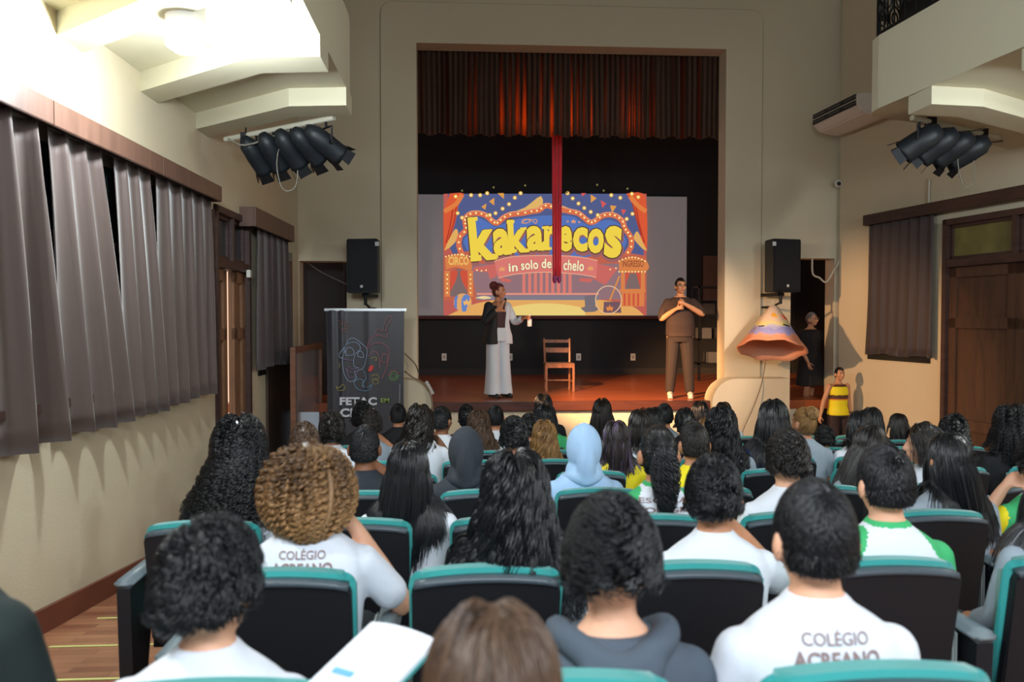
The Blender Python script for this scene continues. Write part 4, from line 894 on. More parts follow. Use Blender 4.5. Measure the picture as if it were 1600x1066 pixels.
H_BLOND = hairmat('blondcurl', '#4e3524', .5, tip='#b08452'); H_PURP = hairmat('purple', '#2c2222', .4, streak='#6a5a78'); H_REDB = hairmat('redbun', '#3c1a18', .45, tip='#8c3830'); H_GOLD = hairmat('golden', '#6a4a2c', .45, tip='#b88c54')

def tube_mesh(name, P, rad, tone, sides=3):
    """P: (N,S,3) strand points, rad (N,S)"""
    N_, S, _ = P.shape
    T = np.gradient(P, axis=1); T /= np.linalg.norm(T, axis=2, keepdims=True)+1e-9
    ref = np.zeros_like(T); ref[..., 0] = .3; ref[..., 1] = .9; ref[..., 2] = .1
    Uv = np.cross(T, ref); Uv /= np.linalg.norm(Uv, axis=2, keepdims=True)+1e-9; Vv = np.cross(T, Uv)
    ang = np.arange(sides)*2*np.pi/sides
    V = P[:, :, None, :]+rad[:, :, None, None]*(np.cos(ang)[None, None, :, None]*Uv[:, :, None, :]+np.sin(ang)[None, None, :, None]*Vv[:, :, None, :])
    V = V.reshape(-1, 3)
    n_ = np.arange(N_)[:, None, None]; s_ = np.arange(S-1)[None, :, None]; k_ = np.arange(sides)[None, None, :]; k2 = (k_+1) % sides
    base = n_*S*sides; Q = np.stack([base+s_*sides+k_, base+s_*sides+k2, base+(s_+1)*sides+k2, base+(s_+1)*sides+k_], -1).reshape(-1, 4)
    return V, Q, np.repeat(tone.reshape(-1), sides)
def build_np(name, V, Q, tone, m, parent):
    me = bpy.data.meshes.new(name); me.vertices.add(len(V)); me.vertices.foreach_set('co', V.ravel())
    me.loops.add(Q.size); me.loops.foreach_set('vertex_index', Q.ravel().astype(np.int32)); me.polygons.add(len(Q))
    me.polygons.foreach_set('loop_start', np.arange(0, Q.size, Q.shape[1], dtype=np.int32)); me.polygons.foreach_set('loop_total', np.full(len(Q), Q.shape[1], dtype=np.int32))
    me.update(calc_edges=True); me.polygons.foreach_set('use_smooth', [True]*len(Q))
    a = me.attributes.new('tone', 'FLOAT', 'POINT'); a.data.foreach_set('value', tone.astype(np.float32))
    return link(name, me, m, parent)
HC = np.array([0, .012, 1.075]); HR = np.array([.074, .094, .112])
def rotz(V, a, c=(0, 0)):
    co, si = math.cos(a), math.sin(a); W_ = V.copy(); x = V[..., 0]-c[0]; y = V[..., 1]-c[1]; W_[..., 0] = c[0]+x*co-y*si; W_[..., 1] = c[1]+x*si+y*co; return W_
KIND = {
 'short': dict(n=5200, L=.036, lift=.30, grav=.9, A=.001, fr=1, S=5, cap=1.04, low=-.42, out=1.12, rf=.62),
 'crop': dict(n=4200, L=.022, lift=.35, grav=.8, A=.0, fr=1, S=4, cap=1.04, low=-.5, out=1.08, rf=.62),
 'wavy_short': dict(n=4200, L=.062, lift=.65, grav=.8, A=.008, fr=1.3, S=10, cap=1.04, low=-.25, clump=14, th=.10, out=1.27, rf=.68),
 'curly_short': dict(n=4400, L=.055, lift=1.5, grav=.5, A=.010, fr=1.8, S=13, cap=1.04, low=-.10, clump=14, th=.15, out=1.30, rf=.65),
 'afro': dict(n=2200, L=.06, lift=1.6, grav=.3, A=.008, fr=3, S=12, cap=1.14, low=-.6, clump=5, th=.2, out=1.30, rf=.8),
 'straight': dict(n=4200, L=.40, lift=.20, grav=1.6, A=.002, fr=.8, S=16, cap=1.05, low=-.75, clump=12, th=.10, part=1, out=1.17, rf=.7),
 'straight_mid': dict(n=3600, L=.30, lift=.20, grav=1.6, A=.003, fr=.8, S=14, cap=1.05, low=-.75, clump=12, th=.10, part=1, out=1.17, rf=.7),
 'bob': dict(n=2400, L=.20, lift=.25, grav=1.5, A=.002, fr=.8, S=11, cap=1.06, low=-.7, clump=10, th=.12, part=1, out=1.18, rf=.8),
 'wavy': dict(n=2300, L=.44, lift=.30, grav=1.5, A=.010, fr=2.6, S=30, cap=1.07, low=-.75, clump=12, th=.16, part=1, out=1.22, rf=.78),
 'curly': dict(n=1900, L=.44, lift=.6, grav=1.15, A=.010, fr=9, S=60, cap=1.10, low=-.75, clump=7, th=.28, part=1, out=1.32, rf=.8),
 'bigcurl': dict(n=2300, L=.27, lift=1.0, grav=1.5, A=.0075, fr=6, S=44, cap=1.2, low=-.7, clump=20, th=.6, rf=.8, ball=((0, -.015, 1.062), (.136, .135, .142))),
 'tied': dict(n=2600, L=.15, lift=.12, grav=.0, A=.001, fr=1, S=9, cap=1.05, low=-.6, clump=6, th=.04, tie=1, out=1.1, rf=.75),
}
def make_hair(kind, m, parent, seed, q=1.0, yaw=0, tail=None, lean=(0, 0), lenf=1, radf=1, volume=1, c=HC, R=HR, name='hair', torso=True, wide=1, hl=.52):
    K = dict(KIND[kind]); rs = np.random.RandomState(seed)
    n = max(120, int(K['n']*q)); cl = K.get('clump', 1); g = max(30, n//cl)
    S = max(4, int(K['S']*(1 if q > .45 else .7))); fq = K['fr']
    if fq > 4 and q <= .45: fq *= .6
    D = rs.normal(size=(g*4, 3)); D /= np.linalg.norm(D, axis=1, keepdims=True)
    face = (D[:, 1] > .32) & (D[:, 2] < hl-.15*D[:, 1]); low = D[:, 2] < K['low']; side = (np.abs(D[:, 0]) > .72) & (D[:, 2] < -.02) & (D[:, 1] > -.3)
    D = D[~(face | low | side)][:g]; g = len(D)
    M_ = max(1, n//g)
    Dc = np.repeat(D, M_, 0); spread = .10*math.sqrt(cl)/2
    Dm = Dc+rs.normal(scale=spread*.35, size=Dc.shape); Dm /= np.linalg.norm(Dm, axis=1, keepdims=True); N_ = len(Dm)
    up = np.array([0, 0, 1.])
    Rr = R*np.array([1, 1, 1]); p = c+Dm*Rr*1.01
    nr = Dm/Rr; nr /= np.linalg.norm(nr, axis=1, keepdims=True)
    if K.get('tie'):
        tgt = c+np.array([0, -R[1]*1.02, .035 if tail != 'bun' else .06]); tv = tgt-p
        cmb = tv-nr*(tv*nr).sum(1, keepdims=True)
    elif K.get('part'):
        cmb = np.stack([np.sign(Dm[:, 0]+.02)*np.where(Dm[:, 1] > -.15, .6, .04)*np.clip(1-np.abs(Dm[:, 0]), 0, 1), -.25*np.ones(N_)-.5*(Dm[:, 1] > 0), -np.ones(N_)*.6], 1); cmb -= nr*(cmb*nr).sum(1, keepdims=True)
    else:
        wh = np.array([.12, -.62, .78]); cmb = (Dm-wh)+.7*np.cross(wh, Dm); cmb[:, 2] -= .25; cmb -= nr*(cmb*nr).sum(1, keepdims=True)
    if K.get('ball'): cmb = rs.normal(size=(N_, 3))*.5; cmb[:, 2] -= .6
    cmb /= np.linalg.norm(cmb, axis=1, keepdims=True)+1e-9
    gn = np.repeat(rs.normal(size=(g, 3)), M_, 0)[:N_]
    v = cmb+nr*K['lift']*volume+gn*.16; v /= np.linalg.norm(v, axis=1, keepdims=True)
    Lg = K['L']*lenf*np.repeat(rs.uniform(.82, 1.08, g), M_)[:N_]*rs.uniform(.92, 1.05, N_)
    if K['L'] < .08: Lg = Lg*np.clip(.5+.9*(Dm[:, 2]+.45), .35, 1)
    if K.get('tie'): Lg = np.minimum(np.linalg.norm(tgt-p, axis=1)*1.12, .3)
    ds = (Lg/(S-1))[:, None]; th = np.repeat(rs.uniform(0, 1, g), M_)[:N_][:, None]*K.get('th', .05)*volume
    P = np.empty((N_, S, 3)); P[:, 0] = p
    grv = np.array([lean[0], lean[1], -1.])
    tc_ = np.array([0, .03, .76]); tr = np.array([.216, .152, .222])
    for s in range(1, S):
        w = K['grav']*ds*9*(.35 if K['lift'] > 1.2 else 1)
        if K.get('tie'):
            tv = tgt-p; tv /= np.linalg.norm(tv, axis=1, keepdims=True)+1e-6; v = v*.6+tv*.5
        else: v = v+grv*w
        v /= np.linalg.norm(v, axis=1, keepdims=True)+1e-9
        p = p+v*ds
        rel = (p-c)/(Rr*(1.03+th)); l = np.linalg.norm(rel, axis=1, keepdims=True); ins = l < 1
        p = np.where(ins, c+rel/np.maximum(l, 1e-6)*Rr*(1.03+th), p)
        if torso:
            rel = (p-tc_)/(tr*(1.0+th*.35)); l = np.linalg.norm(rel, axis=1, keepdims=True); ins = l < 1
            p = np.where(ins, tc_+rel/np.maximum(l, 1e-6)*tr*(1+th*.35), p)
        if K.get('ball'):
            bc, br = np.array(K['ball'][0]), np.array(K['ball'][1])*np.repeat(rs.uniform(.9, 1.05, g), M_)[:N_][:, None]; rel = (p-bc)/br; l = np.linalg.norm(rel, axis=1, keepdims=True); p = np.where(l > 1, bc+rel/l*br, p)
        elif K.get('out'):
            oR = Rr*(1+(K['out']-1)*max(volume, .35)); rel = (p-c)/oR; l = np.linalg.norm(rel, axis=1, keepdims=True); p = np.where((l > 1) & (p[:, 2:3] > c[2]-.02), c+rel/l*oR, p)
        if wide != 1 and s > 2: p[:, 0] *= 1+(wide-1)*.04
        P[:, s] = p
    if tail == 'pony':
        nt = max(60, int(420*q)); St = max(14, int(34*(1 if q > .45 else .6))); a = rs.uniform(0, 2*np.pi, nt); rr = np.sqrt(rs.uniform(0, 1, nt))
        base = c+np.array([0, -R[1]*1.04, .03]); s_ = np.linspace(0, 1, St)[None, :]
        wdt = .012+.045*np.sin(np.clip(s_*1.1, 0, 1)*np.pi)**.6
        Pt = np.empty((nt, St, 3)); Pt[..., 0] = base[0]+rr[:, None]*np.cos(a)[:, None]*wdt; Pt[..., 1] = base[1]-.03*np.sin(s_*np.pi*.5)-.015*s_+rr[:, None]*np.sin(a)[:, None]*wdt*.7; Pt[..., 2] = base[2]+.02-s_*(.31*lenf)*rs.uniform(.85, 1.05, nt)[:, None]+.02*np.sin(s_*np.pi)
        ph = rs.uniform(0, 6.28, nt)[:, None]; Pt[..., 0] += .007*np.cos(s_*38+ph)*np.minimum(1, s_*6); Pt[..., 1] += .007*np.sin(s_*38+ph)*np.minimum(1, s_*6)
    if K.get('ball'):                       # ringlets hanging down over a rounded volume
        bc, br = np.array(K['ball'][0]), np.array(K['ball'][1]); M_ = 8; g = 760; N_ = g*M_
        th0 = rs.uniform(0, 2*np.pi, g); ph0 = np.arccos(np.clip(rs.uniform(-.75, 1, g), -1, 1)); fr_ = rs.choice([.72, .84, .92, .97, 1.0, 1.05], g); Lr = rs.uniform(.10, .16, g)
        rep = lambda q_: np.repeat(q_, M_)[:, None]
        tt = np.linspace(0, 1, S)[None, :]; ph = np.minimum(rep(ph0)+rep(Lr)*tt/.14, 2.75); th_ = rep(th0+0)+tt*rep(rs.uniform(-.25, .25, g)); f_ = rep(fr_)*np.ones_like(tt)
        P = np.stack([bc[0]+br[0]*f_*np.sin(ph)*np.cos(th_), bc[1]+br[1]*f_*np.sin(ph)*np.sin(th_), bc[2]+br[2]*f_*np.cos(ph)], 2)
        P = P+rs.normal(scale=.0022, size=(N_, 1, 3))
        ff = (P[:, 0, 1] > .07) & (P[:, 0, 2] < 1.12); P[ff] = P[0]
        Lg = np.full(N_, .13)
    # curl
    t = np.linspace(0, 1, S)[None, :]; cum = t*Lg[:, None]
    phs = np.repeat(rs.uniform(0, 6.28, g), M_)[:N_][:, None]; frq = np.repeat(rs.uniform(.8, 1.2, g), M_)[:N_][:, None]
    A = K['A']*np.minimum(1, t*5)*rs.uniform(.8, 1.2, N_)[:, None]
    wv = 2*np.pi*fq*frq*t+phs
    T = np.gradient(P, axis=1); T /= np.linalg.norm(T, axis=2, keepdims=True)+1e-9
    e1 = np.cross(T, np.array([.2, .95, .15])); e1 /= np.linalg.norm(e1, axis=2, keepdims=True)+1e-9; e2 = np.cross(T, e1)
    P = P+A[..., None]*(np.cos(wv)[..., None]*e1+np.sin(wv)[..., None]*e2)
    rb = (.0026 if q > .8 else .0034 if q > .45 else .0048)*radf*K.get('rf', 1)*(1.2 if K['n']*q < 900 else 1)
    rad = rb*(1-.55*t**1.5)*np.ones((N_, 1))
    rnd_ = np.repeat(rs.uniform(0, 1, g), M_)[:N_][:, None]
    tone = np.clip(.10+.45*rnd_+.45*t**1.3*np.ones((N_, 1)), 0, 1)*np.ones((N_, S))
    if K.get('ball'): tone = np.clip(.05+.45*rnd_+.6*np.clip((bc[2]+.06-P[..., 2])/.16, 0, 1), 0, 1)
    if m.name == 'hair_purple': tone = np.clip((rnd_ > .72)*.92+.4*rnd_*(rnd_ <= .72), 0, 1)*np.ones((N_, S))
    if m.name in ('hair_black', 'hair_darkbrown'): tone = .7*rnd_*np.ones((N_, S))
    V, Q, tn = tube_mesh('h', P, rad, tone)
    parts = [(V, Q, tn)]
    if tail == 'pony':
        t2 = np.linspace(0, 1, Pt.shape[1])[None, :]; V2, Q2, tn2 = tube_mesh('h', Pt, rb*1.2*(1-.5*t2)*np.ones((len(Pt), 1)), np.ones((len(Pt), 1))*rs.uniform(0, .8, (len(Pt), 1))*np.ones_like(t2)); parts.append((V2, Q2, tn2))
    if tail == 'bun':
        nb = max(50, int(260*q)); bc = c+np.array([.0, -R[1]*.80, R[2]*.72]); St = 14; th0 = rs.uniform(0, 6.28, nb)[:, None]; ax = rs.normal(size=(nb, 3)); ax[:, 1] -= .8; ax /= np.linalg.norm(ax, axis=1, keepdims=True)
        u1 = np.cross(ax, [.1, .2, 1.]); u1 /= np.linalg.norm(u1, axis=1, keepdims=True); u2 = np.cross(ax, u1); a = np.linspace(0, 3.6, St)[None, :]+th0; rr = (.046*volume)*rs.uniform(.75, 1.08, nb)[:, None]
        Pb = bc+rr[..., None]*(np.cos(a)[..., None]*u1[:, None]+np.sin(a)[..., None]*u2[:, None]); t2 = np.ones((1, St))
        parts.append(tube_mesh('h', Pb, rb*1.1*t2*np.ones((nb, 1)), rs.uniform(.2, 1, (nb, 1))*t2))
    # scalp cap
    U_, V_ = 28, 16; cv = []
    for j in range(V_+1):
        f = math.pi*j/V_
        for i in range(U_):
            a = 2*math.pi*i/U_; d = np.array([math.sin(f)*math.cos(a), math.sin(f)*math.sin(a), math.cos(f)]); cv.append((c+d*Rr*(K['cap']*.985), d))
    cq = []
    for j in range(V_):
        for i in range(U_):
            idx = [j*U_+i, j*U_+(i+1) % U_, (j+1)*U_+(i+1) % U_, (j+1)*U_+i]; dm = sum(cv[k][1] for k in idx)/4
            if (dm[1] > .30 and dm[2] < hl+.08-.15*dm[1]) or dm[2] < K['low']-.05 or (abs(dm[0]) > .78 and dm[2] < -.1 and dm[1] > -.2): continue
            cq.append(idx)
    parts.append((np.array([v_[0] for v_ in cv]), np.array(cq), np.full(len(cv), .12)))
    o_ = 0; VV = []; QQ = []; TT = []
    for V, Q, tn in parts: VV.append(V); QQ.append(Q+o_); TT.append(tn); o_ += len(V)
    VV = np.concatenate(VV)
    if yaw: VV = rotz(VV, yaw, (c[0], c[1]))
    return build_np(name, VV, np.concatenate(QQ), np.concatenate(TT), m, parent)

def handblob(bm, wr, d, pl, s=1, curl=.5, thumb=1, spread=.2):
    """wrist point, finger direction, palm normal"""
    wr = Vector(wr); d = Vector(d).normalized(); pl = Vector(pl); pl = (pl-d*pl.dot(d)).normalized(); x = d.cross(pl)*thumb
    limb(bm, [wr, wr+d*.04*s, wr+d*.075*s], [.024*s, .03*s, .03*s], 10)
    for k, (o, l) in enumerate(((-.027, .062), (-.009, .072), (.009, .068), (.026, .054))):
        b = wr+d*.078*s+x*(-o)*s; P = [b]; dd = (d+x*(-o)*spread*20*.3).normalized(); a = 0
        for _ in range(3):
            a += curl*.75; P.append(P[-1]+(dd*math.cos(a)+pl*math.sin(a))*l*s/3)
        limb(bm, P, [.0095*s, .009*s, .0085*s, .0075*s], 8)
    b = wr+d*.028*s+x*.024*s
    limb(bm, [b, b+(d*.6+x*.75+pl*.3)*.035*s, b+(d*.9+x*.6+pl*.55)*.062*s], [.013*s, .0105*s, .009*s], 8)
def headblob(bm, c=(0, .012, 1.075), R=HR, yaw=0, face=True, s=1):
    c = Vector(c); Mz = Matrix.Rotation(yaw, 3, 'Z')
    def e(o, r, M=None): ell(bm, c+Mz @ (Vector(o)*s), Vector(r)*s, (Mz.to_4x4() @ (M if M is not None else Matrix())))
    R = Vector(R)/1
    e((0, 0, .008), (R.x, R.y, R.z*.93)); e((0, .025, -.055), (.055, .058, .058)); e((0, .05, -.085), (.034, .036, .026)); e((0, .04, -.03), (.064, .05, .06))
    for sx in (-1, 1):
        e((sx*.080, -.005, -.018), (.013, .022, .034), Matrix.Rotation(sx*.35, 4, 'Z')); 
        if face: e((sx*.03, .082, .016), (.024, .012, .008)); e((sx*.04, .068, -.03), (.022, .018, .018))
    if face:
        limb(bm, [c+Mz @ Vector((0, .09, .01)*1)*s, c+Mz @ Vector((0, .108, -.03))*s], [.008*s, .014*s], 8); e((0, .10, -.036), (.018, .012, .009)); e((0, .088, -.060), (.024, .012, .006)); e((0, .085, -.070), (.02, .012, .007))
ARMS = {
 'down': [((.160, .0, .838), (.205, .03, .64), (.13, .24, .56)), ((-.160, .0, .838), (-.205, .03, .64), (-.13, .24, .56))],
 'rface': [((.160, .01, .838), (.29, .10, .66), (.13, .08, .93)), ((-.160, .0, .838), (-.205, .03, .64), (-.13, .24, .56))],
 'lface': [((.160, .0, .838), (.205, .03, .64), (.13, .24, .56)), ((-.160, .01, .838), (-.26, .12, .72), (-.12, .10, .95))],
 'rneck': [((.160, .01, .838), (.27, .12, .74), (.11, .06, .93)), ((-.160, .0, .838), (-.205, .03, .64), (-.13, .24, .56))],
}
TORSO = [(0, .002, .965, .054, .052), (0, -.002, .943, .072, .058), (0, -.004, .92, .104, .068), (0, -.004, .895, .138, .078), (0, -.002, .865, .160, .088), (0, 0, .82, .168, .098), (0, .0, .74, .160, .104), (0, .0, .62, .148, .102), (0, .01, .50, .150, .110), (0, .02, .42, .160, .125)]
def bodymesh(pose, yaw, vox):
    key = ('body', pose, round(yaw, 2), vox)
    if key in MATS: return MATS[key]
    bm = B(); headblob(bm, yaw=yaw); limb(bm, [(0, .012, 1.0), (0, .0, .94), (0, -.005, .88)], [.052, .051, .062])
    loft(bm, TORSO)
    for k, (a, e_, w) in enumerate(ARMS[pose]):
        a, e_, w = Vector(a), Vector(e_), Vector(w); limb(bm, [a, (a+e_)/2, e_, e_*.5+w*.5, w], [.048, .042, .036, .034, .024]); d = (w-e_).normalized()
        handblob(bm, w, (d+Vector((-.3 if k == 0 else .3, 0, 0)) if w.z > .8 else Vector((0, 1, -.3))), (0, 0, -1) if w.z < .8 else (-1 if k == 0 else 1, .3, 0), .9, .6, 1 if k == 0 else -1)
    for sx in (-1, 1):
        limb(bm, [(sx*.085, .05, .475), (sx*.10, .26, .47), (sx*.11, .47, .46)], [.082, .07, .055]); limb(bm, [(sx*.11, .48, .45), (sx*.11, .47, .25), (sx*.11, .46, .06)], [.052, .045, .034]); limb(bm, [(sx*.11, .44, .045), (sx*.12, .60, .035)], [.04, .032])
    me = fuse_mesh(bm, 'seated_body', vox, 4); me.materials.append(SK_M); MATS[key] = me; return me
def shirtmesh(pose, style, vox):
    key = ('shirt', pose, style, vox)
    if key in MATS: return MATS[key]
    bm = B(); i = .010 if style != 'hoodie' else .022
    loft(bm, [(x, y, z, a+i*(1.0 if z < .93 else .4), b+i) for x, y, z, a, b in ([(0, .002, .966, .054, .050)] if style != 'hoodie' else [])+TORSO[1:]])
    f = {'hoodie': 1.9, 'long': 1.9, 'jersey': .12}.get(style, .62)
    for k, (a, e_, w) in enumerate(ARMS[pose]):
        a, e_, w = Vector(a), Vector(e_), Vector(w)
        if f > 1: P = [a, (a+e_)/2, e_, e_*.5+w*.5, w]; R = [.056+i*.3, .053+i*.3, .047+i*.3, .042+i*.3, .034+i*.2]
        else: P = [a, a+(e_-a)*f*.5, a+(e_-a)*f]; R = [.056, .057, .056]
        limb(bm, P, R)
    me = fuse_mesh(bm, 'shirt', vox, 6)
    me.materials.append(SK_M); me.materials.append(SK_M)
    if style in ('raglan', 'raglan_yellow'):
        me.materials.append(SK_M)
        for p in me.polygons:
            cx, cy_, cz = p.center
            if abs(cx) > .085+(.93-cz)*.55 if cz > .80 else abs(cx) > .168: p.material_index = 1
            if cz > .95: p.material_index = 1
            if style == 'raglan_yellow' and p.material_index == 1 and abs(cx) > .185: p.material_index = 2
    MATS[key] = me; return me
def inst(name, me, mats, parent):
    o = bpy.data.objects.new(name, me); COL.objects.link(o); o.parent = parent
    for i, m in enumerate(mats):
        if i < len(o.material_slots): o.material_slots[i].link = 'OBJECT'; o.material_slots[i].material = m
    return o
WHITE = mat('white_shirt_cotton', '#d9dee8', .85, bump=.25, bscale=14, sheen=.2); GREY = mat('grey_cotton', '#8f9aa6', .85, bump=.2, bscale=14); DGREY = mat('charcoal_fleece', '#2f343c', .9, bump=.25, bscale=14)
HGREY = mat('slate_fleece', '#46505c', .9, bump=.3, bscale=12); LBLUE = mat('light_blue_fleece', '#a6c8ec', .9, bump=.3, bscale=14); BLACKC = mat('black_cotton', '#15171b', .85); GREEN = mat('green_cotton', '#3cae6c', .85); YEL = mat('yellow_cotton', '#f0dc1e', .8)
NAVY = mat('navy_jacket', '#1c2c50', .7); JEAN = mat('dark_trousers', '#1c2028', .85); PALEB = mat('pale_denim', '#93a0ae', .85, bump=.3, bscale=14); SHOE = mat('dark_shoe', '#222226', .6)
INK = mat('shirt_print', '#8a6f6c', .7)
def pants(pose, vox):
    key = ('pants', vox)
    if key in MATS: return MATS[key]
    bm = B(); loft(bm, [(0, .03, .54, .155, .125), (0, .04, .46, .168, .14), (0, .06, .40, .15, .13)])
    for sx in (-1, 1): limb(bm, [(sx*.085, .05, .475), (sx*.10, .26, .47), (sx*.11, .47, .46)], [.092, .08, .066]); limb(bm, [(sx*.11, .48, .45), (sx*.11, .47, .28), (sx*.11, .46, .10)], [.063, .056, .05])
    me = fuse_mesh(bm, 'trousers', vox, 4); me.materials.append(JEAN); MATS[key] = me; return me
def shoesmesh(vox):
    key = ('shoe', vox)
    if key in MATS: return MATS[key]
    out = []
    for sx in (-1, 1):
        bm = B(); limb(bm, [(sx*.11, .43, .05), (sx*.115, .52, .045), (sx*.12, .62, .038)], [.047, .044, .038]); me = fuse_mesh(bm, 'shoe', .012, 3); me.materials.append(SHOE); out.append(me)
    MATS[key] = out; return out
def lettering(parent, shirt_me, lines, m=INK, zc=.80, w=.2, h=.032, name='shirt_lettering', dz=0, shx=0):
    bvh = BVHTree.FromPolygons([v.co for v in shirt_me.vertices], [p.vertices for p in shirt_me.polygons])
    for i, (s_, ww, hh) in enumerate(lines):
        me = text_mesh(s_, .012 if i == 0 else .03); 
        bm = bmesh.new(); bm.from_mesh(me); bmesh.ops.triangulate(bm, faces=bm.faces); bmesh.ops.subdivide_edges(bm, edges=[e for e in bm.edges if e.calc_length() > .15], cuts=2, use_grid_fill=True); bm.to_mesh(me); bm.free()
        a = verts_np(me); mn, mx = a.min(0), a.max(0); x = ((a[:, 0]-mn[0])/(mx[0]-mn[0])-.5)*ww+shx; z = zc+((a[:, 1]-mn[1])/(mx[1]-mn[1]))*hh-sum(l[2]+.010 for l in lines[:i+1])
        out = []
        for xx, z2 in zip(x, z):
            hit = bvh.ray_cast(Vector((xx, -1, z2)), Vector((0, 1, 0)))[0]
            out.append((xx, (hit.y if hit else -.1)-.0035, z2))
        set_verts(me, np.array(out)); me.name = name; link(name, me, m, parent)
def hoodmesh(up, vox):
    key = ('hood', up, vox)
    if key in MATS: return MATS[key]
    bm = B()
    if up:
        ell(bm, (0, -.012, 1.075), (.098, .108, .135)); limb(bm, [(0, -.02, 1.17), (0, -.075, 1.10), (0, -.10, 1.02), (0, -.09, .95)], [.045, .05, .05, .05]); ell(bm, (0, -.01, .96), (.10, .09, .07)); limb(bm, [(-.10, .05, .90), (-.06, -.06, .93), (0, -.095, .92), (.06, -.06, .93), (.10, .05, .90)], [.03, .035, .04, .035, .03])
    else:
        limb(bm, [(-.07, .09, .90), (-.115, .02, .935), (-.085, -.065, .93), (0, -.105, .895), (.085, -.065, .93), (.115, .02, .935), (.07, .09, .90)], [.02, .03, .032, .036, .032, .03, .02]); limb(bm, [(-.06, -.10, .90), (0, -.13, .83), (.06, -.10, .90)], [.03, .034, .03])
    me = fuse_mesh(bm, 'hood', vox, 5); me.materials.append(DGREY); MATS[key] = me; return me
PCOUNT = [0]
def student(px, py, row, hair, hm, shirt, lab, style='tee', pose='down', skin=SK_M, yaw=0, q=1.0, tail=None, lean=(0, 0), lenf=1, radf=1, volume=1, dy=.22, text=None, hood=None, body_yaw=0, smin=.85, smax=1.1, wide=1, torso=True):
    PCOUNT[0] += 1
    Y = ROWY[row+1]+dy; p = atY(px, py, Y)
    ht = 1.19+{'short': .02, 'crop': .012, 'wavy_short': .03, 'curly_short': .035, 'afro': .035, 'bigcurl': .025, 'curly': .025, 'wavy': .02}.get(hair, .015)*volume+(.0 if hood != 'up' else .02)
    fz = floorz(Y); s_ = (p.z-fz)/ht; z0 = fz
    if s_ > smax: s_ = smax; z0 = p.z-ht*s_
    if s_ < smin: s_ = smin; z0 = p.z-ht*s_
    t = thing('seated_student', lab, 'person', (p.x, Y, z0), body_yaw, 'audience of students', s_)
    vox = .0085 if q > .8 else .012
    inst('body', bodymesh(pose, yaw, vox), [skin], t)
    ms = {'tee': [shirt], 'long': [shirt], 'hoodie': [shirt], 'jersey': [shirt], 'raglan': [shirt, GREEN], 'raglan_yellow': [shirt, GREEN, YEL]}[style]
    sm = shirtmesh(pose, style, vox); sh = inst('shirt', sm, ms+[ms[-1]]*3, t)
    inst('trousers', pants(pose, .012), [JEAN], t)
    for k, me in enumerate(shoesmesh(.012)): inst('shoe', me, [SHOE], t)
    if hood: inst('hood', hoodmesh(hood == 'up', .009), [shirt], t)
    if hood != 'up':
        kw = dict(c=HC, R=HR)
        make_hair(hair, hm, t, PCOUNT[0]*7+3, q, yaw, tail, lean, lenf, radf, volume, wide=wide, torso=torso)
    if text: lettering(sh, sm, *text)
    return t
CA = ([('COL\u00c9GIO', .135, .030), ('ACREANO', .175, .032)],)
# ---- nearest rows
student(322, 806, 0, 'wavy_short', H_BLACK, WHITE, 'student with messy wavy black hair and white shirt, bottom left of the photo', yaw=-.45, volume=1.1, skin=SK_L, lean=(.15, 0), dy=.20)
student(770, 932, -1, 'straight_mid', H_BROWN, WHITE, 'brown haired head with pale shine cut by the bottom edge, nearest to the camera', q=1.3, dy=.52, smin=.8, volume=1.2, radf=.8)
student(958, 772, 0, 'curly_short', H_BLACK, HGREY, 'student with tight black curls in a slate hoodie with green collar beneath', style='hoodie', hood='down', skin=SK_L, dy=.24)
student(1278, 742, 0, 'short', H_BLACK, WHITE, 'student with short black hair and brown school lettering on a white shirt, front right', text=(CA[0], INK, .928), skin=SK_L, dy=.26, volume=.9)
student(480, 688, 1, 'bigcurl', H_BLOND, WHITE, 'student with a big ball of golden brown curls, one hand at the face', pose='rface', text=(CA[0], INK, .92), skin=SK_L, dy=.24, yaw=.1, radf=1.0)
student(805, 698, 1, 'wavy', H_BLACK, WHITE, 'student with long wavy black hair falling over the seat, centre of photo', dy=.18, volume=1.5, lenf=.98, wide=1.3)
student(1117, 710, 1, 'wavy_short', H_BLACK, WHITE, 'student with smooth black bowl haircut and white shirt right of centre', text=(CA[0], INK, .885), skin=SK_M, yaw=-.25, dy=.22, volume=.55, pose='rneck')
student(1388, 690, 1, 'short', H_BLACK, mat('white_shirt_cotton'), 'student with black crop, both ears showing, in white shirt with green shoulders', style='raglan', skin=SK_L, dy=.22)
student(1665, 705, 1, 'straight', H_BLACK, PALEB, 'student in a pale denim jacket whose shoulder shows at the right edge', style='long', dy=.22, q=.5)
student(372, 648, 2, 'curly', H_BLACK, WHITE, 'student with very long tight black curls beside the left aisle', dy=.22, lean=(-.22, 0), skin=SK_D, lenf=.86, volume=1.1)
student(637, 686, 2, 'straight', H_BLACK, WHITE, 'student with long straight black hair and dark-trimmed white sleeve, left of centre', lean=(-.10, 0), dy=.2, skin=SK_D, q=.9, lenf=.95, volume=1.2)
student(1233, 671, 2, 'wavy_short', H_DARK, WHITE, 'student with short tousled dark brown hair and pale neck, right of centre', dy=.24, q=.8, volume=.55, skin=SK_L)
student(1030, 661, 2, 'tied', H_BLACK, WHITE, 'student with a long curly black ponytail, green and yellow sleeves', style='raglan_yellow', tail='pony', dy=.24, q=1.0, skin=SK_M, text=([('ESCOLA', .2, .02), ('COL\u00c9GIO', .24, .028)], INK, .92))
student(1487, 672, 2, 'straight', H_BLACK, GREY, 'student with glossy straight black hair sweeping right over grey shirt', lean=(.22, 0), dy=.24, q=1.0, lenf=.85)
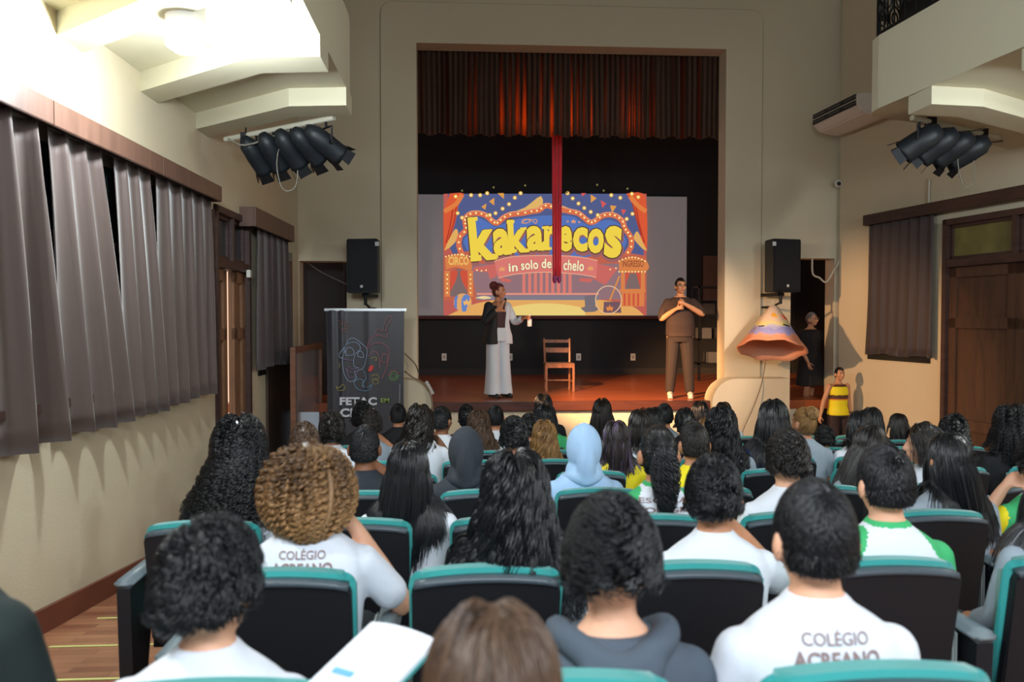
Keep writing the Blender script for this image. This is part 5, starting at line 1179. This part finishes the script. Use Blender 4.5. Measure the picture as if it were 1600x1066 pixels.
student(1632, 676, 2, 'wavy_short', H_BLACK, WHITE, 'student at the right edge whose bare arm and green and yellow sleeve show', style='raglan_yellow', dy=.24, q=.5, pose='lface', skin=SK_L)
student(728, 660, 3, 'short', H_BLACK, DGREY, 'student hidden under a raised charcoal hood', style='hoodie', hood='up', dy=.22)
student(912, 655, 3, 'short', H_BLACK, LBLUE, 'student hidden under a raised light blue hood', style='hoodie', hood='up', dy=.22)
student(569, 662, 3, 'crop', H_BLACK, DGREY, 'student with black crop in a dark shirt, hand beside the ear', dy=.22, q=.8, pose='rneck', skin=SK_D)
student(1086, 657, 3, 'crop', H_DARK, YEL, 'student with close-cropped hair in a bright yellow collar', dy=.26, q=.7)
student(1362, 661, 3, 'straight', H_DARK, GREY, 'student with long dark hair spreading left in front of the right curtain', lean=(-.45, 0), dy=.24, q=.7, lenf=1.1)
student(1448, 658, 3, 'straight_mid', H_DARK, WHITE, 'student turning the face to the left in profile, dark tied hair', lenf=.75, yaw=1.25, dy=.3, q=.9, skin=SK_L)
student(803, 650, 4, 'wavy_short', H_BLACK, WHITE, 'student with tousled black hair and white shirt beside the charcoal hood', dy=.22, q=.6, volume=.6)
student(963, 655, 4, 'straight_mid', H_PURP, mat('yellow_cotton'), 'student with purple streaks in long brown hair', dy=.22, q=.75, lenf=.8)
student(1128, 634, 4, 'wavy', H_BLACK, GREY, 'student with long loose black waves and grey sleeves right of the cropped head', dy=.22, q=.55, style='long', lenf=.75)
student(851, 655, 5, 'wavy', H_GOLD, WHITE, 'student with thin wavy golden brown hair and green collar', dy=.22, q=.5, style='raglan', lenf=.6)
student(1001, 637, 5, 'bob', H_DARK, WHITE, 'student with a smooth dark bob and white shirt near centre right', dy=.22, q=.5)
student(1258, 634, 5, 'tied', H_GOLD, PALEB, 'student with a golden brown hair bun near the right doorway', tail='bun', dy=.22, q=.8, yaw=.35, volume=1.1)
student(1210, 621, 4, 'straight', H_BLACK, NAVY, 'student with long black hair in a navy jacket below the painted cone', dy=.3, q=.6, style='long')
student(1345, 640, 5, 'straight', H_BLACK, WHITE, 'student with sleek black hair behind the one with long dark hair spreading left', dy=.22, q=.55, lean=(.25, 0), lenf=.9)
student(1492, 648, 5, 'curly', H_BLACK, BLACKC, 'student with curly black hair and a pale clip before the right door', dy=.22, q=.4, lenf=.5)
student(1584, 630, 4, 'curly', H_BLACK, BLACKC, 'student with curly black hair and black shirt at the right edge', dy=.3, q=.55, lenf=.6)
student(655, 629, 5, 'wavy', H_DARK, WHITE, 'student with dark wavy hair tied over the left shoulder, hand at cheek', dy=.3, q=.55, lean=(-.25, 0), lenf=.75, pose='rface', skin=SK_D)
student(518, 641, 5, 'afro', H_DARK, WHITE, 'student with a round dark afro and white shirt below the banner', dy=.3, q=.55, skin=SK_D, volume=.8)
student(475, 659, 4, 'wavy_short', H_BROWN, GREY, 'student with short light brown hair below the framed panel', dy=.25, q=.5, volume=.6)
student(580, 640, 6, 'wavy_short', H_DARK, GREY, 'student with short dark hair and grey sleeve before the banner', dy=.2, q=.5, volume=.6, pose='rneck')
student(566, 626, 7, 'afro', H_BLACK, BLACKC, 'student with rounded black hair directly below the banner lettering', dy=.2, q=.5, volume=.8, skin=SK_D)
student(690, 633, 6, 'crop', H_BLACK, WHITE, 'student with short black hair facing slightly right, white shirt, left of the hood', dy=.2, q=.5, yaw=-.5, skin=SK_D)
student(748, 639, 6, 'wavy', H_BROWN, WHITE, 'student with long curly light brown hair behind the charcoal hood', dy=.2, q=.55, lean=(.2, 0), lenf=.7)
student(729, 632, 8, 'afro', H_BLACK, BLACKC, 'student with dark round hair below the standing woman', dy=.2, q=.35, volume=.6)
student(774, 632, 7, 'crop', H_BLACK, WHITE, 'student with cropped black hair and white shirt below the white trousers', dy=.2, q=.45)
student(828, 645, 6, 'wavy_short', H_BLACK, DGREY, 'student with low dark hair between two white shirts near centre', dy=.2, q=.4, volume=.6)
student(849, 613, 8, 'straight', H_BLACK, BLACKC, 'student with long black hair sitting highest before the stage edge', dy=.1, q=.5, lenf=.6)
student(854, 629, 7, 'bob', H_BLACK, mat('green_cotton'), 'student with black hair in a green and yellow shirt near the centre front', dy=.1, q=.45, style='raglan_yellow')
student(941, 621, 7, 'straight', H_DARK, BLACKC, 'student with straight dark reddish hair before the centre of the stage', dy=.3, q=.5, lenf=.7)
student(1021, 634, 6, 'bob', H_BLACK, GREY, 'student with black hair just behind the smooth dark bob', dy=.25, q=.4)
student(1039, 629, 7, 'crop', H_BLACK, GREY, 'student with neat black crop and grey shirt before the stage', dy=.2, q=.45)
student(1071, 637, 6, 'afro', H_BLACK, BLACKC, 'student with round black hair left of the low seated group', dy=.3, q=.4, volume=.5)
student(1094, 625, 8, 'bob', H_BLACK, BLACKC, 'student with black hair below the standing man in brown', dy=.1, q=.45)
student(1106, 650, 5, 'straight_mid', H_GOLD, WHITE, 'student with long light brown hair mostly behind the close-cropped head', dy=.3, q=.5)
student(1131, 627, 8, 'straight', H_BLACK, mat('white_shirt_cotton'), 'small student with black hair below the rounded right cheek of the stage', dy=.2, q=.4, lenf=.5, smin=.75)
student(1290, 664, 6, 'wavy_short', H_BLACK, WHITE, 'student with black hair just right of the golden bun', dy=.1, q=.4, volume=.7, smin=.8)
student(1363, 634, 6, 'straight', H_BLACK, BLACKC, 'student with sleek black hair under the right wall curtain', dy=.2, q=.45, lenf=.8)
student(1405, 644, 7, 'bob', H_DARK, BLACKC, 'student with small round dark head right of the curtain corner', dy=.2, q=.45)
student(622, 629, 8, 'short', H_BLACK, BLACKC, 'student with black hair at the right foot of the banner', dy=.1, q=.4)
# dark shoulder at the left edge
t = thing('seated_student', 'dark clothed shoulder of someone cut off by the lower left edge', 'person', (-.985, 1.50, floorz(1.5)), -.1, 'audience of students', 1.10)
inst('body', bodymesh('down', 0, .012), [SK_M], t); inst('shirt', shirtmesh('down', 'hoodie', .012), [mat('black_green_fleece', '#12201f', .9)]*2, t); inst('trousers', pants('down', .012), [JEAN], t); make_hair('short', H_BLACK, t, 99, .6)
for me in shoesmesh(.012): inst('shoe', me, [SHOE], t)

# ---- notebook held on the tablet, front left
c = atY(578, 1042, 1.28); t = thing('open_notebook', 'open white notebook with a blue mark lying beside the front left student', 'notebook', c, math.radians(-35), None, .82)
tl = Matrix.Rotation(math.radians(18), 4, 'X')
bm = B(); box(bm, -.085, .085, -.11, .11, -.012, -.008, tl, .0015); obj('notebook_cover', bm, mat('teal_fabric'), t)
bm = B()
R_ = []
for k in range(13):
    x = -.08+.16*k/12; z = .010*math.sin(PI*k/12*.9+.3); R_.append([tl @ Vector((x, y, z0)) for y, z0 in ((-.105, -.007), (.105, -.007), (.105, .004+z), (-.105, .004+z))])
ringloft(bm, R_); obj('page_block', bm, mat('paper', '#e6e9f2', .8), t)
bm = B(); box(bm, -.05, .0, -.052, -.036, .0155, .0165, tl); obj('blue_label', bm, mat('blue_ink', '#5a9ad6', .6), t)
# ================================================================== STANDING FIGURES
def eyes(parent, c, yaw, s=1, col='#201812'):
    Mz = Matrix.Rotation(yaw, 3, 'Z')
    for sx in (-1, 1):
        bm = B(); ell(bm, Vector(c)+Mz @ Vector((sx*.031, .082, .004))*s, (.010*s, .009*s, .006*s)); e = obj('eye', bm, mat('eye_dark', col, .3), parent, True)
        bm = B(); P = [Vector(c)+Mz @ Vector((sx*x, y, z))*s for x, y, z in ((.016, .099, .022), (.032, .095, .027), (.048, .083, .022))]; tube(bm, P, [.003*s]*3, 6); obj('eyebrow', bm, mat('eye_dark', col, .3), parent)
    bm = B(); P = [Vector(c)+Mz @ Vector(q)*s for q in ((-.022, .094, -.064), (0, .102, -.065), (.022, .094, -.064))]; tube(bm, P, [.003*s, .006*s, .003*s], 6); obj('lips', bm, mat('lip_rose', '#9c5048', .5), parent, True)
def standing(t, J, girth=1, s=1, vox=.0075, skin=SK_M, yaw=0, hands=((0, 0, -1), (0, 0, -1)), palms=((-1, 0, 0), (1, 0, 0)), curls=(.5, .5), female=False):
    hc = J['head']; bm = B(); headblob(bm, hc, yaw=yaw, s=1.0)
    nk = Vector(J['neck']); limb(bm, [Vector(hc)+Vector((0, -.01, -.06)), nk+Vector((0, 0, .02)), nk+Vector((0, 0, -.05))], [.05*girth**.5, .05*girth**.5, .065])
    loft(bm, J['torso'])
    for k in (0, 1):
        a, e_, w = map(Vector, J['arms'][k]); limb(bm, [a, (a+e_)/2, e_, e_*.5+w*.5, w], [.052*girth, .045*girth, .038*girth, .036*girth, .025]); handblob(bm, w, hands[k], palms[k], 1, curls[k], 1 if k == 0 else -1)
        h, kn, an = map(Vector, J['legs'][k]); limb(bm, [h, h*.5+kn*.5, kn, kn*.6+an*.4, an], [.095*girth, .078*girth, .056*girth, .055*girth, .036]); limb(bm, [an+Vector((0, -.02, -.03)), an+Vector((0, .14, -.05))], [.036, .03])
    me = fuse_mesh(bm, 'body', vox, 5); return link('body', me, skin, t)
def garment(t, name, m, lofts, limbs, vox=.008, it=6, mfn=None):
    bm = B()
    for l in lofts: loft(bm, l)
    for P, R in limbs: limb(bm, P, R)
    me = fuse_mesh(bm, name, vox, it); o = link(name, me, m, t)
    if mfn:
        for p in me.polygons: p.material_index = mfn(p.center)
    return o
def shoe(t, an, m, name='shoe', w=.045, toe=.15):
    an = Vector(an); bm = B(); limb(bm, [an+Vector((0, -.05, -.045)), an+Vector((0, .03, -.04)), an+Vector((0, toe, -.058))], [w*.9, w, w*.75]); box(bm, an.x-w*.8, an.x+w*.8, an.y-.08, an.y+toe+.02, an.z-.095, an.z-.08, bev=.004); me = fuse_mesh(bm, name, .008, 3); return link(name, me, m, t)
# --- man signing in brown clothes (local +Y is his front)
mh = atZ(1062, 622, STAGE); top_ = atY(1062, 434, mh.y); Hm = top_.z-STAGE; s_ = Hm/1.76
t = thing('standing_man', 'man in dark brown clothes signing with both hands at right of stage', 'person', (mh.x, mh.y, STAGE), math.radians(180-12), None, s_)
J = dict(head=(0, .02, 1.64), neck=(0, 0, 1.50), torso=[(0, 0, 1.50, .06, .06), (0, 0, 1.475, .10, .075), (0, 0, 1.43, .155, .10), (0, .005, 1.34, .195, .115), (0, .02, 1.2, .18, .125), (0, .03, 1.08, .178, .135), (0, .01, .95, .18, .125), (0, 0, .86, .16, .11)],
         arms=[((.178, 0, 1.395), (.27, .05, 1.16), (.075, .24, 1.30)), ((-.178, 0, 1.395), (-.31, .09, 1.23), (-.055, .25, 1.37))], legs=[((.095, 0, .90), (.12, .02, .5), (.14, 0, .10)), ((-.095, 0, .90), (-.12, .02, .5), (-.15, 0, .10))])
standing(t, J, 1.08, skin=SK_W, yaw=.30, hands=((-.8, .2, .25), (.75, .2, .3)), palms=((0, -1, -.3), (0, -1, -.4)), curls=(.9, 1.1))
br1 = mat('brown_shirt', '#2e201d', .85, bump=.25, bscale=12); br2 = mat('brown_trousers', '#231917', .85, bump=.2, bscale=10)
garment(t, 'shirt', br1, [[(x, y, z, a+.016+(.012 if z < 1.2 else 0), b+.016+(.008 if z < 1.2 else 0)) for x, y, z, a, b in J['torso'][1:7]]+[(0, .01, .90, .20, .15)]], [([(.178, 0, 1.395), (.24, .03, 1.28), (.262, .045, 1.19)], [.066, .064, .062]), ([(-.178, 0, 1.395), (-.26, .05, 1.31), (-.295, .08, 1.25)], [.066, .064, .062])])
garment(t, 'trousers', br2, [[(0, .02, 1.06, .188, .145), (0, .01, .98, .19, .142), (0, 0, .9, .19, .135), (0, 0, .82, .175, .125)]], [([(sx*.095, 0, .86), (sx*.118, .02, .5), (sx*.142, 0, .12)], [.108, .088, .068]) for sx in (-1, 1)])
for sx in (.14, -.15): shoe(t, (sx, 0, .10), mat('white_trainer', '#b8aea6', .6))
eyes(t, (0, .02, 1.64), .30)
make_hair('crop', H_DARK, t, 501, .6, .30, c=np.array([0, .02, 1.64]), R=HR, torso=False, hl=.70)
bm = B(); Mz = Matrix.Rotation(.30, 3, 'Z'); cH = Vector((0, .02, 1.64))
for sx in (-1, 1):
    tube(bm, [cH+Mz @ Vector((sx*.033+.021*math.cos(k*PI/6), .104, .003+.016*math.sin(k*PI/6))) for k in range(13)], .002, 5); tube(bm, [cH+Mz @ Vector((sx*.054, .104, .006)), cH+Mz @ Vector((sx*.078, .01, .004))], .002, 5)
tube(bm, [cH+Mz @ Vector((-.012, .104, .005)), cH+Mz @ Vector((.012, .104, .005))], .002, 5); obj('glasses', bm, DM, t)
# --- woman with the two-tone blazer
wf = atZ(778, 621, STAGE); tp = atY(773, 443, wf.y); s_ = (tp.z-STAGE)/1.70
t = thing('standing_woman', 'woman in half black half white blazer and wide pale trousers speaking into microphone', 'person', (wf.x, wf.y, STAGE), math.radians(180+28), None, s_)
HW = (0, .02, 1.585)
J = dict(head=HW, neck=(0, 0, 1.44), torso=[(0, 0, 1.44, .05, .05), (0, 0, 1.41, .10, .07), (0, 0, 1.37, .155, .09), (0, .01, 1.28, .155, .105), (0, .01, 1.14, .125, .095), (0, 0, 1.02, .135, .10), (0, 0, .92, .165, .12), (0, 0, .84, .15, .11)],
         arms=[((.16, 0, 1.36), (.24, .04, 1.12), (.045, .22, 1.36)), ((-.16, 0, 1.36), (-.27, .06, 1.12), (-.36, .26, 1.17))], legs=[((.085, 0, .88), (.10, .02, .48), (.11, 0, .09)), ((-.085, 0, .88), (-.10, .02, .48), (-.11, 0, .09))])
# local +X is her left; mirror so the microphone hand is the one toward the viewer's left
J['arms'] = [((.16, 0, 1.36), (.25, .05, 1.13), (.055, .21, 1.37)), ((-.16, 0, 1.36), (-.25, .08, 1.13), (-.30, .28, 1.19))]
standing(t, J, .92, skin=SK_M, yaw=.70, hands=((-.3, .15, .9), (-.3, .9, .1)), palms=((-.6, -.5, 0), (.5, 0, -.8)), curls=(1.1, .9))
bz = mat('black_blazer', '#121316', .75); wz = mat('white_blazer', '#cfd0d4', .75)
garment(t, 'camisole', mat('wine_top', '#3a2024', .7), [[(x, y, z, a+.008, b+.008) for x, y, z, a, b in J['torso'][3:6]]+[(0, 0, .98, .145, .11)]], [])
def jack(side, m, nm):
    L_ = []
    for x, y, z, a, b in J['torso'][2:6]+[(0, 0, .92, .165, .12), (0, 0, .84, .17, .125), (0, 0, .80, .175, .125)]: L_.append((side*(a*.60+.024), y-.012, z, a*.40+.012+(.02 if z < 1.1 else 0), b+.022))
    a, e_, w = J['arms'][0 if side > 0 else 1]; a, e_, w = Vector(a), Vector(e_), Vector(w)
    return garment(t, nm, m, [L_], [([a, (a+e_)/2, e_, e_*.45+w*.55], [.07, .064, .056, .05])])
jack(1, bz, 'blazer_black_half'); jack(-1, wz, 'blazer_white_half')
bm = B(); loft(bm, [(0, 0, 1.06, .14, .105), (0, 0, .95, .165, .125), (0, 0, .84, .175, .13)]); 
for sx in (-1, 1): loft(bm, [(sx*.085, 0, .92, .088, .115), (sx*.09, 0, .7, .09, .105), (sx*.095, .01, .45, .093, .11), (sx*.10, .01, .2, .102, .13), (sx*.105, .015, .055, .112, .145)])
link('trousers', fuse_mesh(bm, 'trousers', .008, 3), mat('pale_trousers', '#c4ccd4', .8, bump=.25, bscale=10), t)
for sx in (.11, -.11): shoe(t, (sx, .03, .09), mat('black_shoe', '#101012', .4))
eyes(t, HW, .70)
make_hair('tied', H_REDB, t, 511, .8, .70, tail='bun', c=np.array(HW), R=HR, torso=False, volume=1.35, hl=.62)
hx = Vector((.03, .25, 1.43))
t2 = thing('microphone', 'black microphone held to the mouth of the woman on stage', 'microphone', t.matrix_world @ Vector((0, 0, 0)))
bpy.context.view_layer.update(); mw = t.matrix_world
t2.location = mw @ Vector((.015, .235, 1.44)); t2.rotation_euler = t.rotation_euler; t2.scale = t.scale
bm = B(); tube(bm, [(.02, -.01, -.13), (0, 0, 0)], [.010, .013], 10); obj('handle', bm, BK, t2, True)
bm = B(); ell(bm, (0, 0, .015), (.022, .022, .025)); obj('grille_ball', bm, DM, t2, True)
t3 = thing('plastic_bottle', 'small white bottle with a blue band held by the woman in the blazer', 'bottle', mw @ Vector((-.33, .36, 1.06)), 0, None, 1)
bm = B(); tube(bm, [(0, 0, 0), (0, 0, .01), (0, 0, .10), (0, 0, .125), (0, 0, .15)], [.03, .034, .034, .016, .014], 16); obj('bottle_body', bm, mat('milky_plastic', '#c9ccd6', .4), t3, True)
bm = B(); cyl(bm, (0, 0, .095), (0, 0, .125), .0345, 16, .02); obj('blue_band', bm, mat('blue_band', '#3050c8', .4), t3, True)
bm = B(); cyl(bm, (0, 0, .15), (0, 0, .17), .016, 12); obj('bottle_cap', bm, mat('white_plastic', '#d8d6cc', .4), t3, True)
# --- woman in black in the right doorway
dw = atY(1258, 640, 12.0); z0 = .04+.0; tp = atY(1270, 488, 12.0); s_ = (tp.z-z0)/1.70
t = thing('standing_woman', 'grey haired woman with glasses in a black dress in the right doorway', 'person', (tp.x-.03, 12.0, z0), math.radians(180+20), None, s_)
HW = (0, .02, 1.585)
J['arms'] = [((.17, 0, 1.34), (.22, .02, 1.08), (.16, .12, .86)), ((-.17, 0, 1.34), (-.30, .06, 1.17), (-.33, .22, 1.30))]
J['torso'] = [(x, y, z, a*1.12, b*1.15) for x, y, z, a, b in J['torso']]
J['legs'] = [((.085, 0, .88), (.10, .04, .46), (.10, 0, .09)), ((-.085, 0, .88), (-.10, -.06, .55), (-.12, -.10, .28))]
standing(t, J, 1.0, skin=SK_W, yaw=.35, hands=((.1, .4, -.8), (-.6, .4, .3)), palms=((-1, 0, 0), (0, 1, -.3)), curls=(.4, .8))
bdm = mat('black_dress_cloth', '#131214', .85, bump=.2, bscale=12)
garment(t, 'black_dress', bdm, [[(x, y, z, a+.02, b+.02) for x, y, z, a, b in J['torso'][1:6]]+[(0, 0, .9, .20, .16), (0, 0, .7, .22, .18), (0, 0, .46, .25, .20)]], [([(.17, 0, 1.335), (.2, .01, 1.2), (.215, .02, 1.12)], [.07, .068, .062]), ([(-.17, 0, 1.335), (-.25, .04, 1.24), (-.29, .055, 1.19)], [.07, .068, .062])])
shoe(t, (.10, 0, .09), mat('black_shoe', '#101012', .4)); shoe(t, (-.12, -.10, .28), mat('black_shoe', '#101012', .4))
eyes(t, HW, .35); make_hair('tied', H_GREY, t, 521, .45, .35, c=np.array(HW), R=HR, torso=False, volume=.5, lenf=.8, hl=.66)
bm = B(); Mz = Matrix.Rotation(.35, 3, 'Z'); cH = Vector(HW)
for sx in (-1, 1): tube(bm, [cH+Mz @ Vector((sx*.033+.022*math.cos(k*PI/6), .106, .003+.018*math.sin(k*PI/6))) for k in range(13)], .0025, 5); tube(bm, [cH+Mz @ Vector((sx*.054, .106, .006)), cH+Mz @ Vector((sx*.078, .01, .004))], .0025, 5)
obj('glasses', bm, mat('silver_frame', '#a8a4a0', .3, .8), t)
# --- boy in the yellow jersey coming down the steps
bp_ = atY(1310, 573, 10.85); z0 = -.50; s_ = (bp_.z-z0)/1.70
HB = (0, .03, 1.575)
t = thing('standing_boy', 'boy in a yellow and brown sleeveless jersey coming down the right steps', 'person', (bp_.x, 10.85, z0), math.radians(180+10), None, s_)
J = dict(head=HB, neck=(0, 0, 1.42), torso=[(0, 0, 1.42, .05, .05), (0, 0, 1.39, .10, .07), (0, 0, 1.35, .16, .09), (0, .01, 1.26, .165, .11), (0, .01, 1.12, .15, .105), (0, 0, 1.0, .15, .11), (0, 0, .90, .165, .12), (0, 0, .82, .15, .11)],
         arms=[((.18, 0, 1.35), (.28, -.02, 1.08), (.38, .04, .84)), ((-.18, 0, 1.35), (-.23, -.02, 1.10), (-.22, .06, .86))], legs=[((.09, 0, .86), (.11, .05, .46), (.12, 0, .09)), ((-.09, 0, .86), (-.11, .02, .46), (-.12, -.08, .09))])
standing(t, J, 1.0, skin=SK_W, yaw=0, hands=((.25, .1, -.9), (0, .1, -.9)), palms=((-1, 0, 0), (1, 0, 0)), curls=(.4, .5))
jm = mat('jersey_yellow', '#ecd816', .7, bump=.15, bscale=14)
o = garment(t, 'jersey', jm, [[(x, y-.004, z, a+(.016 if z < 1.3 else -.002), b+.018) for x, y, z, a, b in J['torso'][1:6]]+[(0, 0, .90, .19, .145), (0, 0, .84, .19, .145)]], [], mfn=None)
o.data.materials.append(mat('jersey_brown', '#54301c', .7)); o.data.materials.append(mat('jersey_orange', '#e08820', .7))
for p in o.data.polygons:
    z = p.center.z; p.material_index = 1 if 1.13 < z < 1.20 or z > 1.345 else (2 if 1.11 < z <= 1.13 else 0)
garment(t, 'shorts', mat('dark_brown_shorts', '#2c1b1a', .8), [[(0, 0, .96, .17, .125), (0, 0, .86, .185, .14), (0, 0, .8, .17, .13)]], [([(sx*.09, 0, .82), (sx*.11, .03, .6), (sx*.115, .045, .5)], [.108, .105, .10]) for sx in (-1, 1)])
bm = B()
for sx in (-1, 1): tube(bm, [(sx*.03-.12+.016*math.cos(k*PI/5), .158, .66-.03*sx*.4+.028*math.sin(k*PI/5)) for k in range(11)], .009, 5)
obj('shorts_badge', bm, mat('white_print', '#d8d4cc', .6), t)
for k, a in enumerate(J['legs']): shoe(t, a[2], SHOE)
eyes(t, HB, 0); make_hair('crop', H_BLACK, t, 531, .5, 0, c=np.array(HB), R=HR, torso=False, hl=.70)
bm = B(); tube(bm, [(-.222+.033*math.cos(k*PI/6), .045+.033*math.sin(k*PI/6), .89) for k in range(13)], .009, 6); obj('wristband', bm, BK, t)
bpy.context.view_layer.update()
